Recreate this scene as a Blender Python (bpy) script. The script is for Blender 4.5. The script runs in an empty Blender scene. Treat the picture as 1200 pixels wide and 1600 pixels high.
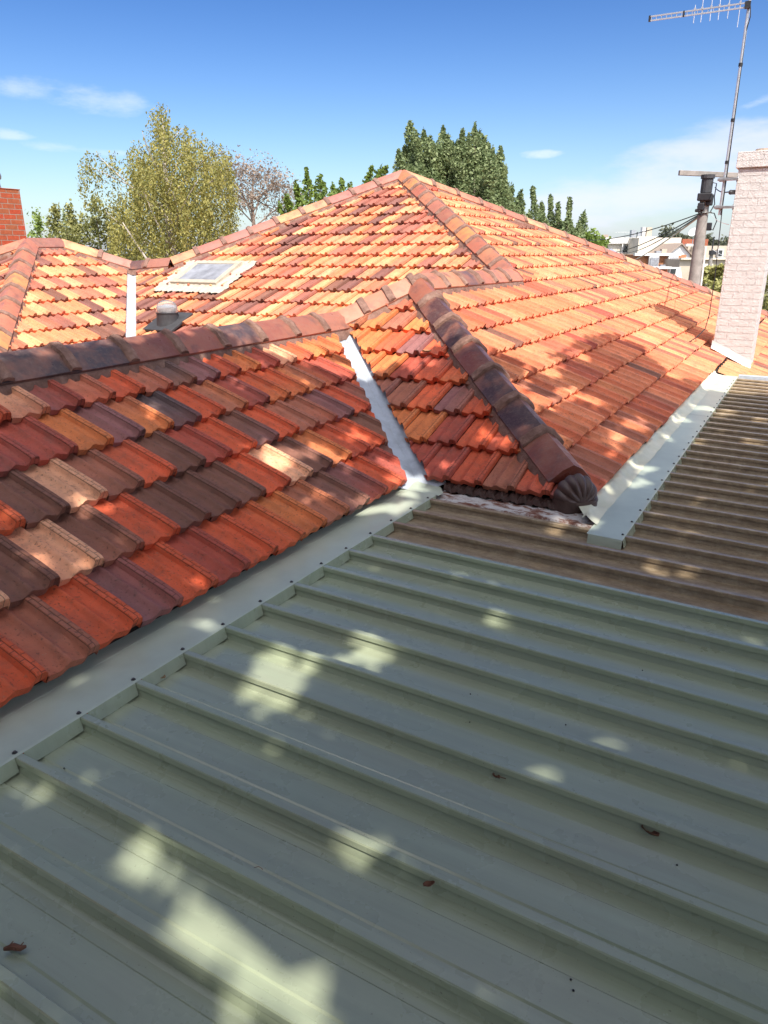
import bpy, bmesh, math, random
import numpy as np
from mathutils import Vector, Matrix

random.seed(7); rng = np.random.default_rng(11)
SC = bpy.context.scene
COL = SC.collection
R = math.radians

# ------------------------------------------------------------------ camera, sky, sun, exposure
CZ = 4.0                                   # eye height above the yard
TH, YW, FPX = 0.3381, 0.5141, 1152.9
cd = bpy.data.cameras.new("camera"); cam = bpy.data.objects.new("camera", cd); COL.objects.link(cam)
cam.location = (0, 0, CZ); cam.rotation_euler = (math.pi/2 - TH, 0, YW)
cd.sensor_fit = 'HORIZONTAL'; cd.sensor_width = 36.0; cd.lens = FPX/1200*36
cd.clip_start = 0.05; cd.clip_end = 3000
SC.camera = cam
SUN_AZ, SUN_EL = R(135), R(54)             # azimuth measured from +Y towards +X
SUN = Vector((math.sin(SUN_AZ)*math.cos(SUN_EL), math.cos(SUN_AZ)*math.cos(SUN_EL), math.sin(SUN_EL)))
SC.view_settings.view_transform = 'Standard'; SC.view_settings.look = 'None'
SC.view_settings.exposure = 0.80; SC.view_settings.gamma = 1.0

FWD = Vector((-math.sin(YW)*math.cos(TH), math.cos(YW)*math.cos(TH), -math.sin(TH)))
RGT = Vector((math.cos(YW), math.sin(YW), 0)); UPV = RGT.cross(FWD)
def pray(px, py): return FWD + RGT*((px-600)/FPX) + UPV*((800-py)/FPX)
def at(px, py, depth): return Vector((0, 0, CZ)) + pray(px, py)*depth   # survey helper: place far things by bearing and distance

wd = bpy.data.worlds.new("World"); SC.world = wd; wd.use_nodes = True
def build_world():
    nt = wd.node_tree; N = nt.nodes; L = nt.links; N.clear()
    out = N.new('ShaderNodeOutputWorld'); bg = N.new('ShaderNodeBackground'); bg.inputs[1].default_value = 0.15
    sky = N.new('ShaderNodeTexSky'); sky.sky_type = 'NISHITA'; sky.sun_disc = False
    sky.sun_elevation = SUN_EL; sky.sun_rotation = SUN_AZ; sky.altitude = 50; sky.air_density = 1.0; sky.dust_density = 0.6; sky.ozone_density = 2.2
    hs = N.new('ShaderNodeHueSaturation'); hs.inputs['Hue'].default_value = 0.505; hs.inputs['Saturation'].default_value = 1.12; hs.inputs['Value'].default_value = 1.0
    gm = N.new('ShaderNodeGamma'); gm.inputs[1].default_value = 1.6; L.new(sky.outputs[0], gm.inputs[0])
    sc_ = N.new('ShaderNodeMixRGB'); sc_.blend_type = 'MULTIPLY'; sc_.inputs[0].default_value = 1.0; sc_.inputs[2].default_value = (SKYK, SKYK, SKYK, 1); L.new(gm.outputs[0], sc_.inputs[1])
    L.new(sc_.outputs[0], hs.inputs['Color'])
    tc = N.new('ShaderNodeTexCoord')
    # pale band of air low above the horizon
    sep = N.new('ShaderNodeSeparateXYZ'); L.new(tc.outputs['Generated'], sep.inputs[0])
    cur = hs.outputs[0]
    def vdot(v):
        n = N.new('ShaderNodeVectorMath'); n.operation = 'DOT_PRODUCT'; n.inputs[1].default_value = v
        L.new(tc.outputs['Generated'], n.inputs[0]); return n.outputs['Value']
    def m(op, a, b=None, c=None, clamp=False):
        n = N.new('ShaderNodeMath'); n.operation = op; n.use_clamp = clamp
        for i, v in enumerate((a, b, c)):
            if v is None: continue
            if isinstance(v, (int, float)): n.inputs[i].default_value = v
            else: L.new(v, n.inputs[i])
        return n.outputs[0]
    def mix(fac, c):
        nonlocal cur
        n = N.new('ShaderNodeMixRGB'); L.new(fac, n.inputs[0]); L.new(cur, n.inputs[1]); n.inputs[2].default_value = (*c, 1); cur = n.outputs[0]
    hz = m('MULTIPLY', m('POWER', m('SUBTRACT', 1.0, m('ABSOLUTE', sep.outputs[2]), clamp=True), 9.0), 0.72)
    mix(hz, HORIZON)
    # wide warm glow round the sun, added as fill for the shaded surfaces
    n_ = N.new('ShaderNodeVectorMath'); n_.operation = 'SCALE'; n_.inputs[0].default_value = (1.0, 0.95, 0.86); L.new(m('MULTIPLY', m('POWER', m('MAXIMUM', vdot(SUN), 0.0), 2.2), SUNSIDE_FILL), n_.inputs['Scale'])
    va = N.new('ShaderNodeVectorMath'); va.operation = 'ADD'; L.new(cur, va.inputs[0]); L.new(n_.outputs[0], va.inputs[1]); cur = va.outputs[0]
    for (px, py, hw, hh, tilt, k, sc, th, col) in CLOUDS:
        c = pray(px, py).normalized(); r = Vector((c.y, -c.x, 0)).normalized(); u = r.cross(c)
        r2 = r*math.cos(tilt)+u*math.sin(tilt); u2 = u*math.cos(tilt)-r*math.sin(tilt)
        d = vdot(c); x = m('DIVIDE', m('DIVIDE', vdot(r2), d), hw/FPX); y = m('DIVIDE', m('DIVIDE', vdot(u2), d), hh/FPX)
        rr = m('ADD', m('MULTIPLY', x, x), m('MULTIPLY', y, y))
        front = m('GREATER_THAN', d, 0.3)
        mp = N.new('ShaderNodeMapping'); mp.inputs['Scale'].default_value = (1, 1, 3.2); L.new(tc.outputs['Generated'], mp.inputs[0])
        nz = N.new('ShaderNodeTexNoise'); nz.inputs['Scale'].default_value = sc; nz.inputs['Detail'].default_value = 9; nz.inputs['Roughness'].default_value = 0.58
        L.new(mp.outputs[0], nz.inputs['Vector'])
        f = m('SUBTRACT', m('ADD', m('SUBTRACT', 1.0, rr), m('MULTIPLY', m('SUBTRACT', nz.outputs[0], 0.5), 3.4)), th)
        f = m('MULTIPLY', m('MULTIPLY', f, 0.9, clamp=True), front)
        n = N.new('ShaderNodeMapRange'); n.interpolation_type = 'SMOOTHSTEP'; L.new(f, n.inputs[0]); f = m('MULTIPLY', n.outputs[0], k)
        mix(f, col)
    L.new(cur, bg.inputs[0]); L.new(bg.outputs[0], out.inputs[0])
SUNSIDE_FILL = 10.6
SKYK = 0.21
HORIZON = (2.45, 2.7, 3.55)
CLOUDS = [(1120, 262, 260, 55, 0.20, 0.72, 6.0, 0.0, (3.7, 3.8, 4.6)),
          (112, 150, 120, 20, -0.08, 0.33, 11.0, 0.35, (4.7, 4.8, 5.4)),
          (120, 234, 90, 9, -0.05, 0.35, 12.0, 0.4, (4.2, 4.4, 5.3)),
          (848, 240, 40, 7, 0.0, 0.5, 16.0, 0.3, (4.2, 4.4, 5.3)),
          (1190, 157, 45, 9, 0.3, 0.4, 14.0, 0.3, (4.2, 4.4, 5.3)),
          (0, 208, 45, 8, 0.0, 0.4, 14.0, 0.3, (4.2, 4.4, 5.3))]
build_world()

sl_ = bpy.data.lights.new("sun", 'SUN'); sl_.energy = 4.0; sl_.angle = R(0.53); sl_.color = (1.0, 0.93, 0.82)
so = bpy.data.objects.new("sun", sl_); COL.objects.link(so); so.location = (8, -8, 20); so.rotation_euler = (-SUN).to_track_quat('-Z', 'Y').to_euler()

# ------------------------------------------------------------------ object helpers
def tag(o, label=None, cat=None, group=None, kind=None):
    if label: o['label'] = label
    if cat: o['category'] = cat
    if group: o['group'] = group
    if kind: o['kind'] = kind
    return o
def thing(name, label, cat, loc=(0, 0, 0), group=None):
    o = bpy.data.objects.new(name, None); COL.objects.link(o); o.location = loc; o.empty_display_size = 0.2
    return tag(o, label, cat, group)
def link_mesh(name, me, mat, parent=None, smooth=False):
    o = bpy.data.objects.new(name, me); COL.objects.link(o)
    for mm in (mat if isinstance(mat, (list, tuple)) else [mat]): me.materials.append(mm)
    if smooth: me.polygons.foreach_set('use_smooth', [True]*len(me.polygons))
    if parent is not None:
        o.parent = parent; o.matrix_parent_inverse = Matrix.Identity(4)
        w = Vector((0, 0, 0)); p = parent
        while p is not None: w += p.location; p = p.parent
        o.location = -w                      # meshes are authored in world coordinates
    return o
class MB:
    def __init__(s): s.v = []; s.f = []; s.mi = []; s.col = []
    def add(s, vs, fs, mi=0):
        b = len(s.v); s.v += [tuple(p) for p in vs]; s.f += [tuple(i+b for i in f) for f in fs]; s.mi += [mi]*len(fs)
    def quad(s, a, b, c, d, mi=0): s.add([a, b, c, d], [(0, 1, 2, 3)], mi)
    def box(s, c, size, ax=None, mi=0):
        ax = ax or (Vector((1, 0, 0)), Vector((0, 1, 0)), Vector((0, 0, 1))); c = Vector(c)
        vs = [c + ax[0]*(size[0]/2*i) + ax[1]*(size[1]/2*j) + ax[2]*(size[2]/2*k) for i in (-1, 1) for j in (-1, 1) for k in (-1, 1)]
        s.add(vs, [(0, 1, 3, 2), (4, 6, 7, 5), (0, 4, 5, 1), (2, 3, 7, 6), (0, 2, 6, 4), (1, 5, 7, 3)], mi)
    def bx(s, x0, x1, y0, y1, z0, z1, mi=0): s.box(((x0+x1)/2, (y0+y1)/2, (z0+z1)/2), (x1-x0, y1-y0, z1-z0), None, mi)
    def tube(s, pts, rad, n=8, cap=True, mi=0):
        pts = [Vector(p) for p in pts]; rad = rad if isinstance(rad, (list, tuple)) else [rad]*len(pts)
        rings = []; pv = None
        for i, p in enumerate(pts):
            t = (pts[min(i+1, len(pts)-1)] - pts[max(i-1, 0)]).normalized()
            a = Vector((0, 0, 1)) if abs(t.z) < 0.9 else Vector((1, 0, 0))
            u = t.cross(a).normalized() if pv is None else (pv - t*pv.dot(t)).normalized()
            pv = u; w = t.cross(u)
            rings.append([p + (u*math.cos(2*math.pi*k/n) + w*math.sin(2*math.pi*k/n))*rad[i] for k in range(n)])
        fs = [(i*n+k, i*n+(k+1) % n, (i+1)*n+(k+1) % n, (i+1)*n+k) for i in range(len(pts)-1) for k in range(n)]
        if cap: fs += [tuple(range(n-1, -1, -1)), tuple((len(pts)-1)*n+k for k in range(n))]
        s.add([v for r in rings for v in r], fs, mi)
    def lathe(s, c, prof, n=20, axis=(0, 0, 1), mi=0):
        ax = Vector(axis).normalized(); a = Vector((1, 0, 0)) if abs(ax.x) < .8 else Vector((0, 1, 0)); u = ax.cross(a).normalized(); w = ax.cross(u); c = Vector(c)
        vs = [c + ax*h + (u*math.cos(2*math.pi*k/n)+w*math.sin(2*math.pi*k/n))*r for (r, h) in prof for k in range(n)]
        fs = [(i*n+k, i*n+(k+1) % n, (i+1)*n+(k+1) % n, (i+1)*n+k) for i in range(len(prof)-1) for k in range(n)]
        fs += [tuple(range(n-1, -1, -1)), tuple((len(prof)-1)*n+k for k in range(n))]
        s.add(vs, fs, mi)
    def prism(s, poly, a, b, mi=0):
        # poly: list of points, swept from offset a to offset b
        n = len(poly); a = Vector(a); b = Vector(b)
        s.add([Vector(p)+a for p in poly]+[Vector(p)+b for p in poly], [tuple(range(n-1, -1, -1)), tuple(range(n, 2*n))]+[(i, (i+1) % n, n+(i+1) % n, n+i) for i in range(n)], mi)
    def mesh(s, name):
        me = bpy.data.meshes.new(name); me.from_pydata(s.v, [], s.f); me.polygons.foreach_set('material_index', s.mi); me.update()
        return me
    def build(s, name, mat, parent=None, smooth=False, bevel=0):
        o = link_mesh(name, s.mesh(name), mat, parent, smooth)
        if bevel:
            md = o.modifiers.new('bevel', 'BEVEL'); md.width = bevel; md.segments = 2; md.limit_method = 'ANGLE'
        return o

# ------------------------------------------------------------------ materials
def lin(c): return tuple(((v/255)/12.92 if v <= 10 else ((v/255+0.055)/1.055)**2.4) for v in c)
class MT:
    def __init__(s, name, rough=0.6, spec=0.4):
        s.m = bpy.data.materials.new(name); s.m.use_nodes = True; s.nt = s.m.node_tree; s.N = s.nt.nodes; s.L = s.nt.links
        s.b = s.N['Principled BSDF']; s.b.inputs['Roughness'].default_value = rough; s.b.inputs['Specular IOR Level'].default_value = spec
        s._tc = None
    def tc(s, which='Object'):
        if s._tc is None: s._tc = s.N.new('ShaderNodeTexCoord')
        return s._tc.outputs[which]
    def map(s, src, scale=(1, 1, 1), rot=(0, 0, 0)):
        n = s.N.new('ShaderNodeMapping'); n.inputs['Scale'].default_value = scale; n.inputs['Rotation'].default_value = rot; s.L.new(src, n.inputs[0]); return n.outputs[0]
    def noise(s, scale, detail=5, rough=0.55, vec=None):
        n = s.N.new('ShaderNodeTexNoise'); n.inputs['Scale'].default_value = scale; n.inputs['Detail'].default_value = detail; n.inputs['Roughness'].default_value = rough
        s.L.new(vec if vec is not None else s.tc(), n.inputs['Vector']); return n.outputs[0]
    def ramp(s, fac, stops):
        n = s.N.new('ShaderNodeValToRGB'); e = n.color_ramp.elements
        while len(e) < len(stops): e.new(0.5)
        for i, (p, c) in enumerate(stops):
            e[i].position = p; e[i].color = (*c, 1) if isinstance(c, (tuple, list)) else (c, c, c, 1)
        s.L.new(fac, n.inputs[0]); return n.outputs[0]
    def math(s, op, a, b=0.0, clamp=False):
        n = s.N.new('ShaderNodeMath'); n.operation = op; n.use_clamp = clamp
        for i, v in enumerate((a, b)):
            if isinstance(v, (int, float)): n.inputs[i].default_value = v
            else: s.L.new(v, n.inputs[i])
        return n.outputs[0]
    def mix(s, fac, a, b, mode='MIX'):
        n = s.N.new('ShaderNodeMixRGB'); n.blend_type = mode
        for i, v in enumerate((fac, a, b)):
            if isinstance(v, (int, float)): n.inputs[i].default_value = v
            elif isinstance(v, (tuple, list)): n.inputs[i].default_value = (*v, 1)
            else: s.L.new(v, n.inputs[i])
        return n.outputs[0]
    def attr(s, name, out='Color'):
        n = s.N.new('ShaderNodeAttribute'); n.attribute_name = name; return n.outputs[out]
    def bump(s, h, dist=0.01, strength=1.0, prev=None):
        n = s.N.new('ShaderNodeBump'); n.inputs['Distance'].default_value = dist; n.inputs['Strength'].default_value = strength
        s.L.new(h, n.inputs['Height'])
        if prev is not None: s.L.new(prev, n.inputs['Normal'])
        return n.outputs[0]
    def set(s, col=None, rough=None, normal=None, metal=None):
        for k, v in (('Base Color', col), ('Roughness', rough), ('Normal', normal), ('Metallic', metal)):
            if v is None: continue
            if isinstance(v, (int, float)): s.b.inputs[k].default_value = v
            elif isinstance(v, (tuple, list)): s.b.inputs[k].default_value = (*v, 1)
            else: s.L.new(v, s.b.inputs[k])
        return s.m
def simple(name, c, rough=0.6, var=0.25, scale=6, bump=0.0, spec=0.4, metal=0.0):
    t = MT(name, rough, spec); n = t.noise(scale, 6, 0.6)
    col = t.mix(1.0, c, t.ramp(n, [(0.3, 1-var), (0.7, 1+var*0.4)]), 'MULTIPLY')
    return t.set(col, normal=t.bump(t.noise(scale*12, 4), bump, 0.6) if bump else None, metal=metal)

def tile_mat(name, pattern):
    t = MT(name, 0.72, 0.30)
    uv = t.tc('UV'); base = t.attr('tint'); obj = t.tc()
    big = t.noise(9, 4, 0.6); fine = t.noise(70, 4, 0.65); mid = t.noise(24, 5, 0.65)
    col = t.mix(1.0, base, t.ramp(big, [(0.28, 0.86), (0.72, 1.15)]), 'MULTIPLY')
    # smoky flashing of the kiln glaze, streaked along the tile
    sm = t.noise(5.0, 3, 0.5, t.map(obj, (1, 1, 1)))
    col = t.mix(t.math('MULTIPLY', t.ramp(sm, [(0.56, 0.0), (0.72, 1.0)]), 0.26), col, (0.12, 0.075, 0.07))
    # lichen and grime specks
    col = t.mix(t.math('MULTIPLY', t.ramp(mid, [(0.60, 0.0), (0.70, 1.0)]), 0.35), col, (0.09, 0.06, 0.045))
    col = t.mix(t.math('MULTIPLY', t.ramp(t.noise(48, 3, 0.7), [(0.66, 0.0), (0.74, 1.0)]), 0.22 if pattern else 0.45), col, (0.42, 0.38, 0.27))
    h = t.math('ADD', t.math('MULTIPLY', fine, 0.5), t.math('MULTIPLY', t.noise(180, 3), 0.25))
    nrm = t.bump(h, 0.005, 0.85)
    # small pits, chips and soot blotches
    pit = t.ramp(t.noise(95, 3, 0.6), [(0.60, 0.0), (0.68, 1.0)])
    col = t.mix(t.math('MULTIPLY', pit, 0.5), col, (0.07, 0.045, 0.035)); nrm = t.bump(t.math('SUBTRACT', 1.0, pit), 0.003, 0.7, nrm)
    col = t.mix(t.math('MULTIPLY', t.ramp(t.noise(13, 6, 0.72), [(0.52, 0.0), (0.66, 1.0)]), 0.30), col, (0.13, 0.085, 0.07))
    if pattern:
        br = t.N.new('ShaderNodeTexBrick'); br.inputs['Scale'].default_value = 1.0
        br.inputs['Brick Width'].default_value = 0.05; br.inputs['Row Height'].default_value = 0.0205; br.inputs['Mortar Size'].default_value = 0.0019; br.inputs['Mortar Smooth'].default_value = 0.3
        mp = t.N.new('ShaderNodeMapping'); mp.inputs['Rotation'].default_value = (0, 0, R(90)); mp.inputs['Location'].default_value = (0, 0.007, 0); t.L.new(uv, mp.inputs[0]); t.L.new(mp.outputs[0], br.inputs['Vector'])
        sp = t.N.new('ShaderNodeSeparateXYZ'); t.L.new(uv, sp.inputs[0])
        msk = t.math('MULTIPLY', t.math('GREATER_THAN', sp.outputs[0], 0.157), t.math('LESS_THAN', sp.outputs[0], 0.197))
        g = t.math('MULTIPLY', br.outputs['Fac'], msk)
        nrm = t.bump(t.math('SUBTRACT', 1.0, g), 0.004, 1.0, nrm)
        col = t.mix(t.math('MULTIPLY', g, 0.6), col, (0.05, 0.03, 0.025))
    return t.set(col, rough=t.ramp(fine, [(0.3, 0.55), (0.7, 0.82)]), normal=nrm)
M = {}
M['tile'] = tile_mat('terracotta_tile', True)
M['tile_far'] = tile_mat('weathered_terracotta_tile', False)
def cap_mat():
    t = MT('ridge_tile_glaze', 0.42, 0.5); base = t.attr('tint')
    a = t.noise(5.5, 4, 0.55); col = t.mix(t.math('MULTIPLY', t.ramp(a, [(0.46, 0.0), (0.66, 1.0)]), 0.65), base, (0.34, 0.135, 0.085))
    col = t.mix(t.math('MULTIPLY', t.ramp(t.noise(7.3, 5, 0.6), [(0.52, 0.0), (0.7, 1.0)]), 0.5), col, (0.075, 0.052, 0.055))
    col = t.mix(t.math('MULTIPLY', t.ramp(t.noise(40, 5, 0.7), [(0.48, 0.0), (0.72, 1.0)]), 0.35), col, (0.26, 0.18, 0.145))
    return t.set(col, rough=t.ramp(t.noise(14, 4), [(0.3, 0.26), (0.7, 0.6)]), normal=t.bump(t.noise(60, 5, 0.6), 0.003, 0.6))
M['cap'] = cap_mat()
M['shell'] = simple('dark_brown_glaze', (0.085, 0.047, 0.04), 0.4, 0.35, 18, 0.002, spec=0.5)
def mortar_mat():
    t = MT('tinted_mortar', 0.9, 0.2)
    col = t.ramp(t.noise(14, 6, 0.65), [(0.25, (0.13, 0.072, 0.056)), (0.55, (0.25, 0.145, 0.115)), (0.8, (0.36, 0.24, 0.195))])
    return t.set(col, normal=t.bump(t.noise(55, 6, 0.7), 0.01, 0.9))
M['mortar'] = mortar_mat()
def sage_mat():
    t = MT('sage_painted_steel', 0.3, 0.6); o = t.tc()
    st = t.noise(3.0, 5, 0.6, t.map(o, (0.35, 7, 1))); bl = t.noise(2.2, 5, 0.6)
    col = t.mix(1.0, (0.355, 0.415, 0.285), t.ramp(st, [(0.3, 0.86), (0.7, 1.06)]), 'MULTIPLY')
    col = t.mix(t.math('MULTIPLY', t.ramp(bl, [(0.5, 0.0), (0.8, 1.0)]), 0.25), col, (0.30, 0.285, 0.22))
    col = t.mix(t.math('MULTIPLY', t.ramp(t.noise(120, 2, 0.5), [(0.70, 0.0), (0.76, 1.0)]), 0.5), col, (0.09, 0.085, 0.07))
    dust = t.noise(1.6, 7, 0.7, t.map(o, (0.8, 2.6, 1)))
    col = t.mix(t.math('MULTIPLY', t.ramp(dust, [(0.35, 0.0), (0.85, 1.0)]), 0.34), col, (0.42, 0.40, 0.31))
    wm = t.noise(2.6, 8, 0.75, t.map(o, (0.25, 5, 1)))
    col = t.mix(t.math('MULTIPLY', t.ramp(wm, [(0.45, 0.0), (0.8, 1.0)]), 0.22), col, (0.17, 0.17, 0.13))
    h = t.math('ADD', t.noise(3.5, 2, 0.5, t.map(o, (0.5, 3, 1))), t.math('MULTIPLY', t.noise(30, 3), 0.06))
    return t.set(col, rough=t.ramp(t.noise(6, 5), [(0.3, 0.22), (0.75, 0.38)]), normal=t.bump(h, 0.02, 0.25))
M['sage'] = sage_mat()
b_ = M['sage'].node_tree.nodes['Principled BSDF']; b_.inputs['Coat Weight'].default_value = 0.9; b_.inputs['Coat IOR'].default_value = 1.65; b_.inputs['Coat Roughness'].default_value = 0.22
M['sky_lit_flash'] = simple('sky_lit_sage_flashing', (0.46, 0.52, 0.425), 0.3, 0.15, 4, spec=0.6)  # sage steel coloured paler for the sky light on the flashing tops
def brown_mat():
    t = MT('weathered_bare_steel', 0.45, 0.5); o = t.tc()
    st = t.noise(4.0, 7, 0.68, t.map(o, (3.0, 8, 4))); sp = t.noise(46, 6, 0.75)
    col = t.ramp(st, [(0.25, (0.18, 0.125, 0.075)), (0.5, (0.32, 0.24, 0.15)), (0.75, (0.48, 0.395, 0.275))])
    col = t.mix(t.math('MULTIPLY', t.ramp(sp, [(0.48, 0.0), (0.66, 1.0)]), 0.55), col, (0.17, 0.12, 0.08))
    return t.set(col, rough=t.ramp(sp, [(0.3, 0.32), (0.7, 0.62)]), normal=t.bump(t.noise(30, 5), 0.004, 0.5), metal=0.1)
M['brown'] = brown_mat()
b_ = M['brown'].node_tree.nodes['Principled BSDF']; b_.inputs['Coat Weight'].default_value = 0.7; b_.inputs['Coat IOR'].default_value = 1.6; b_.inputs['Coat Roughness'].default_value = 0.3
def cream_mat():
    t = MT('moulded_soft_flashing', 0.42, 0.5); n = t.noise(5, 5, 0.6)
    col = t.ramp(n, [(0.3, (0.52, 0.53, 0.41)), (0.7, (0.68, 0.66, 0.51))])
    return t.set(col, normal=t.bump(t.noise(7, 3), 0.03, 0.35))
M['cream'] = cream_mat()
def valley_mat(name, c):
    t = MT(name, 0.4, 0.5); n = t.noise(8, 6, 0.65)
    col = t.mix(t.ramp(n, [(0.45, 0.0), (0.75, 1.0)]), c, tuple(v*0.72 for v in c))
    col = t.mix(t.math('MULTIPLY', t.ramp(t.noise(60, 3), [(0.66, 0.0), (0.74, 1.0)]), 0.5), col, (0.22, 0.18, 0.15))
    return t.set(col, metal=0.0, normal=t.bump(t.noise(10, 3), 0.015, 0.3))
M['valley'] = valley_mat('pale_valley_steel', (0.46, 0.51, 0.58))
M['valley_old'] = valley_mat('painted_valley_strip', (0.44, 0.45, 0.49))
M['white'] = simple('white_paint', (0.70, 0.69, 0.67), 0.5, 0.12, 9)
M['lead'] = simple('grey_lead', (0.20, 0.22, 0.24), 0.5, 0.3, 14, 0.003)
def peel_mat():
    t = MT('peeling_mortar_ledge', 0.85, 0.25); n = t.noise(9, 8, 0.72, t.map(t.tc(), (1, 2.2, 1)))
    col = t.ramp(n, [(0.40, (0.16, 0.065, 0.045)), (0.47, (0.24, 0.14, 0.11)), (0.53, (0.48, 0.45, 0.44)), (0.7, (0.60, 0.58, 0.57))])
    return t.set(col, normal=t.bump(n, 0.006, 0.8))
M['peel'] = peel_mat()
M['screw'] = simple('zinc_screw', (0.10, 0.095, 0.10), 0.4, 0.3, 40, metal=0.6)
def white_brick():
    t = MT('painted_white_brick', 0.75, 0.3); uv = t.tc('UV')
    br = t.N.new('ShaderNodeTexBrick'); br.inputs['Scale'].default_value = 1.0; br.inputs['Brick Width'].default_value = 0.235; br.inputs['Row Height'].default_value = 0.084
    br.inputs['Mortar Size'].default_value = 0.006; br.inputs['Mortar Smooth'].default_value = 0.4; t.L.new(uv, br.inputs['Vector'])
    n = t.noise(16, 6, 0.7); f = t.noise(55, 6, 0.75)
    col = t.mix(t.math('MULTIPLY', t.math('MULTIPLY', br.outputs['Fac'], t.ramp(t.noise(6, 5, 0.7), [(0.3, 0.15), (0.6, 1.0)])), 0.26), t.ramp(n, [(0.3, (0.57, 0.545, 0.53)), (0.7, (0.70, 0.675, 0.66))]), (0.52, 0.46, 0.44))
    nr = t.bump(t.math('SUBTRACT', 1.0, br.outputs['Fac']), 0.012, 0.9); nr = t.bump(f, 0.012, 1.0, nr); nr = t.bump(n, 0.02, 0.6, nr)
    return t.set(col, normal=nr)
M['wbrick'] = white_brick()
def red_brick(name, cols, bw=0.235, rh=0.084):
    t = MT(name, 0.85, 0.25); uv = t.tc('UV')
    br = t.N.new('ShaderNodeTexBrick'); br.inputs['Scale'].default_value = 1.0; br.inputs['Brick Width'].default_value = bw; br.inputs['Row Height'].default_value = rh
    br.inputs['Mortar Size'].default_value = 0.006; br.inputs['Mortar Smooth'].default_value = 0.2; br.inputs['Bias'].default_value = 0.0
    br.inputs['Color1'].default_value = (*cols[0], 1); br.inputs['Color2'].default_value = (*cols[1], 1); br.inputs['Mortar'].default_value = (*cols[2], 1); t.L.new(uv, br.inputs['Vector'])
    col = t.mix(1.0, br.outputs['Color'], t.ramp(t.noise(20, 6, 0.7), [(0.3, 0.75), (0.7, 1.15)]), 'MULTIPLY')
    return t.set(col, normal=t.bump(t.math('SUBTRACT', 1.0, br.outputs['Fac']), 0.012, 0.9))
M['rbrick'] = red_brick('red_brick', [(0.42, 0.075, 0.035), (0.34, 0.11, 0.05), (0.34, 0.27, 0.22)])
M['obrick'] = red_brick('orange_brick', [(0.46, 0.19, 0.08), (0.40, 0.15, 0.07), (0.40, 0.33, 0.26)])
M['render'] = simple('cream_render', (0.66, 0.60, 0.50), 0.9, 0.12, 1.2)
M['beige'] = simple('beige_render', (0.46, 0.40, 0.32), 0.9, 0.15, 1.2)
M['greyroof'] = simple('grey_roof_iron', (0.30, 0.32, 0.36), 0.5, 0.2, 2)
M['darkglass'] = simple('dark_window_glass', (0.03, 0.035, 0.04), 0.12, 0.2, 2, spec=0.6)
M['galv'] = simple('galvanised_steel', (0.42, 0.43, 0.45), 0.38, 0.25, 20, metal=0.7)
M['alu'] = simple('aluminium_tube', (0.62, 0.63, 0.66), 0.35, 0.2, 20, metal=0.6)
M['black'] = simple('black_plastic', (0.025, 0.025, 0.028), 0.5, 0.3, 20)
M['rubber'] = simple('charcoal_rubber', (0.05, 0.05, 0.055), 0.6, 0.3, 14, 0.002)
M['pole'] = simple('weathered_pole_timber', (0.30, 0.275, 0.25), 0.85, 0.35, 5, 0.004)
M['bark'] = simple('grey_bark', (0.20, 0.16, 0.125), 0.95, 0.4, 9, 0.01)
M['birchbark'] = simple('pale_birch_bark', (0.50, 0.44, 0.38), 0.9, 0.45, 8, 0.006)
M['ground'] = simple('yard_ground', (0.16, 0.15, 0.10), 0.95, 0.4, 0.5, 0.02)
M['leafdead'] = simple('dry_leaf', (0.17, 0.075, 0.045), 0.8, 0.4, 60)
M['leaftan'] = simple('tan_dry_leaf', (0.42, 0.28, 0.16), 0.8, 0.3, 60)
def glass_mat():
    t = MT('clear_acrylic', 0.08, 0.5); t.b.inputs['Transmission Weight'].default_value = 0.85; t.b.inputs['IOR'].default_value = 1.2
    return t.set((0.9, 0.92, 0.92))
M['dome'] = glass_mat()
M['skyglass'] = simple('skylight_glass', (0.30, 0.31, 0.34), 0.2, 0.4, 5, spec=0.4)
def leaf_mat(name, c1, c2, trans=0.35):
    t = MT(name, 0.55, 0.35); f = t.attr('rnd', 'Fac')
    col = t.ramp(f, [(0.0, c1), (1.0, c2)]); t.set(col)
    tr = t.N.new('ShaderNodeBsdfTranslucent'); t.L.new(col, tr.inputs[0])
    mx = t.N.new('ShaderNodeMixShader'); mx.inputs[0].default_value = trans
    t.L.new(t.b.outputs[0], mx.inputs[1]); t.L.new(tr.outputs[0], mx.inputs[2]); t.L.new(mx.outputs[0], t.N['Material Output'].inputs[0])
    return t.m
M['birchleaf'] = leaf_mat('yellowing_birch_leaf', (0.17, 0.18, 0.045), (0.46, 0.40, 0.12))
M['pearleaf'] = leaf_mat('dark_pear_leaf', (0.12, 0.17, 0.07), (0.36, 0.42, 0.20))
M['brightleaf'] = leaf_mat('bright_green_leaf', (0.10, 0.16, 0.03), (0.27, 0.36, 0.08))
M['shrubleaf'] = leaf_mat('shrub_leaf', (0.15, 0.17, 0.055), (0.42, 0.41, 0.15))
M['farleaf'] = leaf_mat('grey_green_leaf', (0.07, 0.085, 0.055), (0.16, 0.17, 0.11))
M['gumleaf'] = leaf_mat('gum_leaf', (0.06, 0.08, 0.03), (0.15, 0.17, 0.07), 0.38)
M['twig'] = simple('bare_twig', (0.27, 0.20, 0.16), 0.9, 0.3, 8)
# ------------------------------------------------------------------ setting: ground
g = MB(); n = 24; ext = 1400.0
g.quad((-ext, -ext, 0), (ext, -ext, 0), (ext, ext, 0), (-ext, ext, 0))
tag(g.build('ground', M['ground']), kind='structure')

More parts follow.
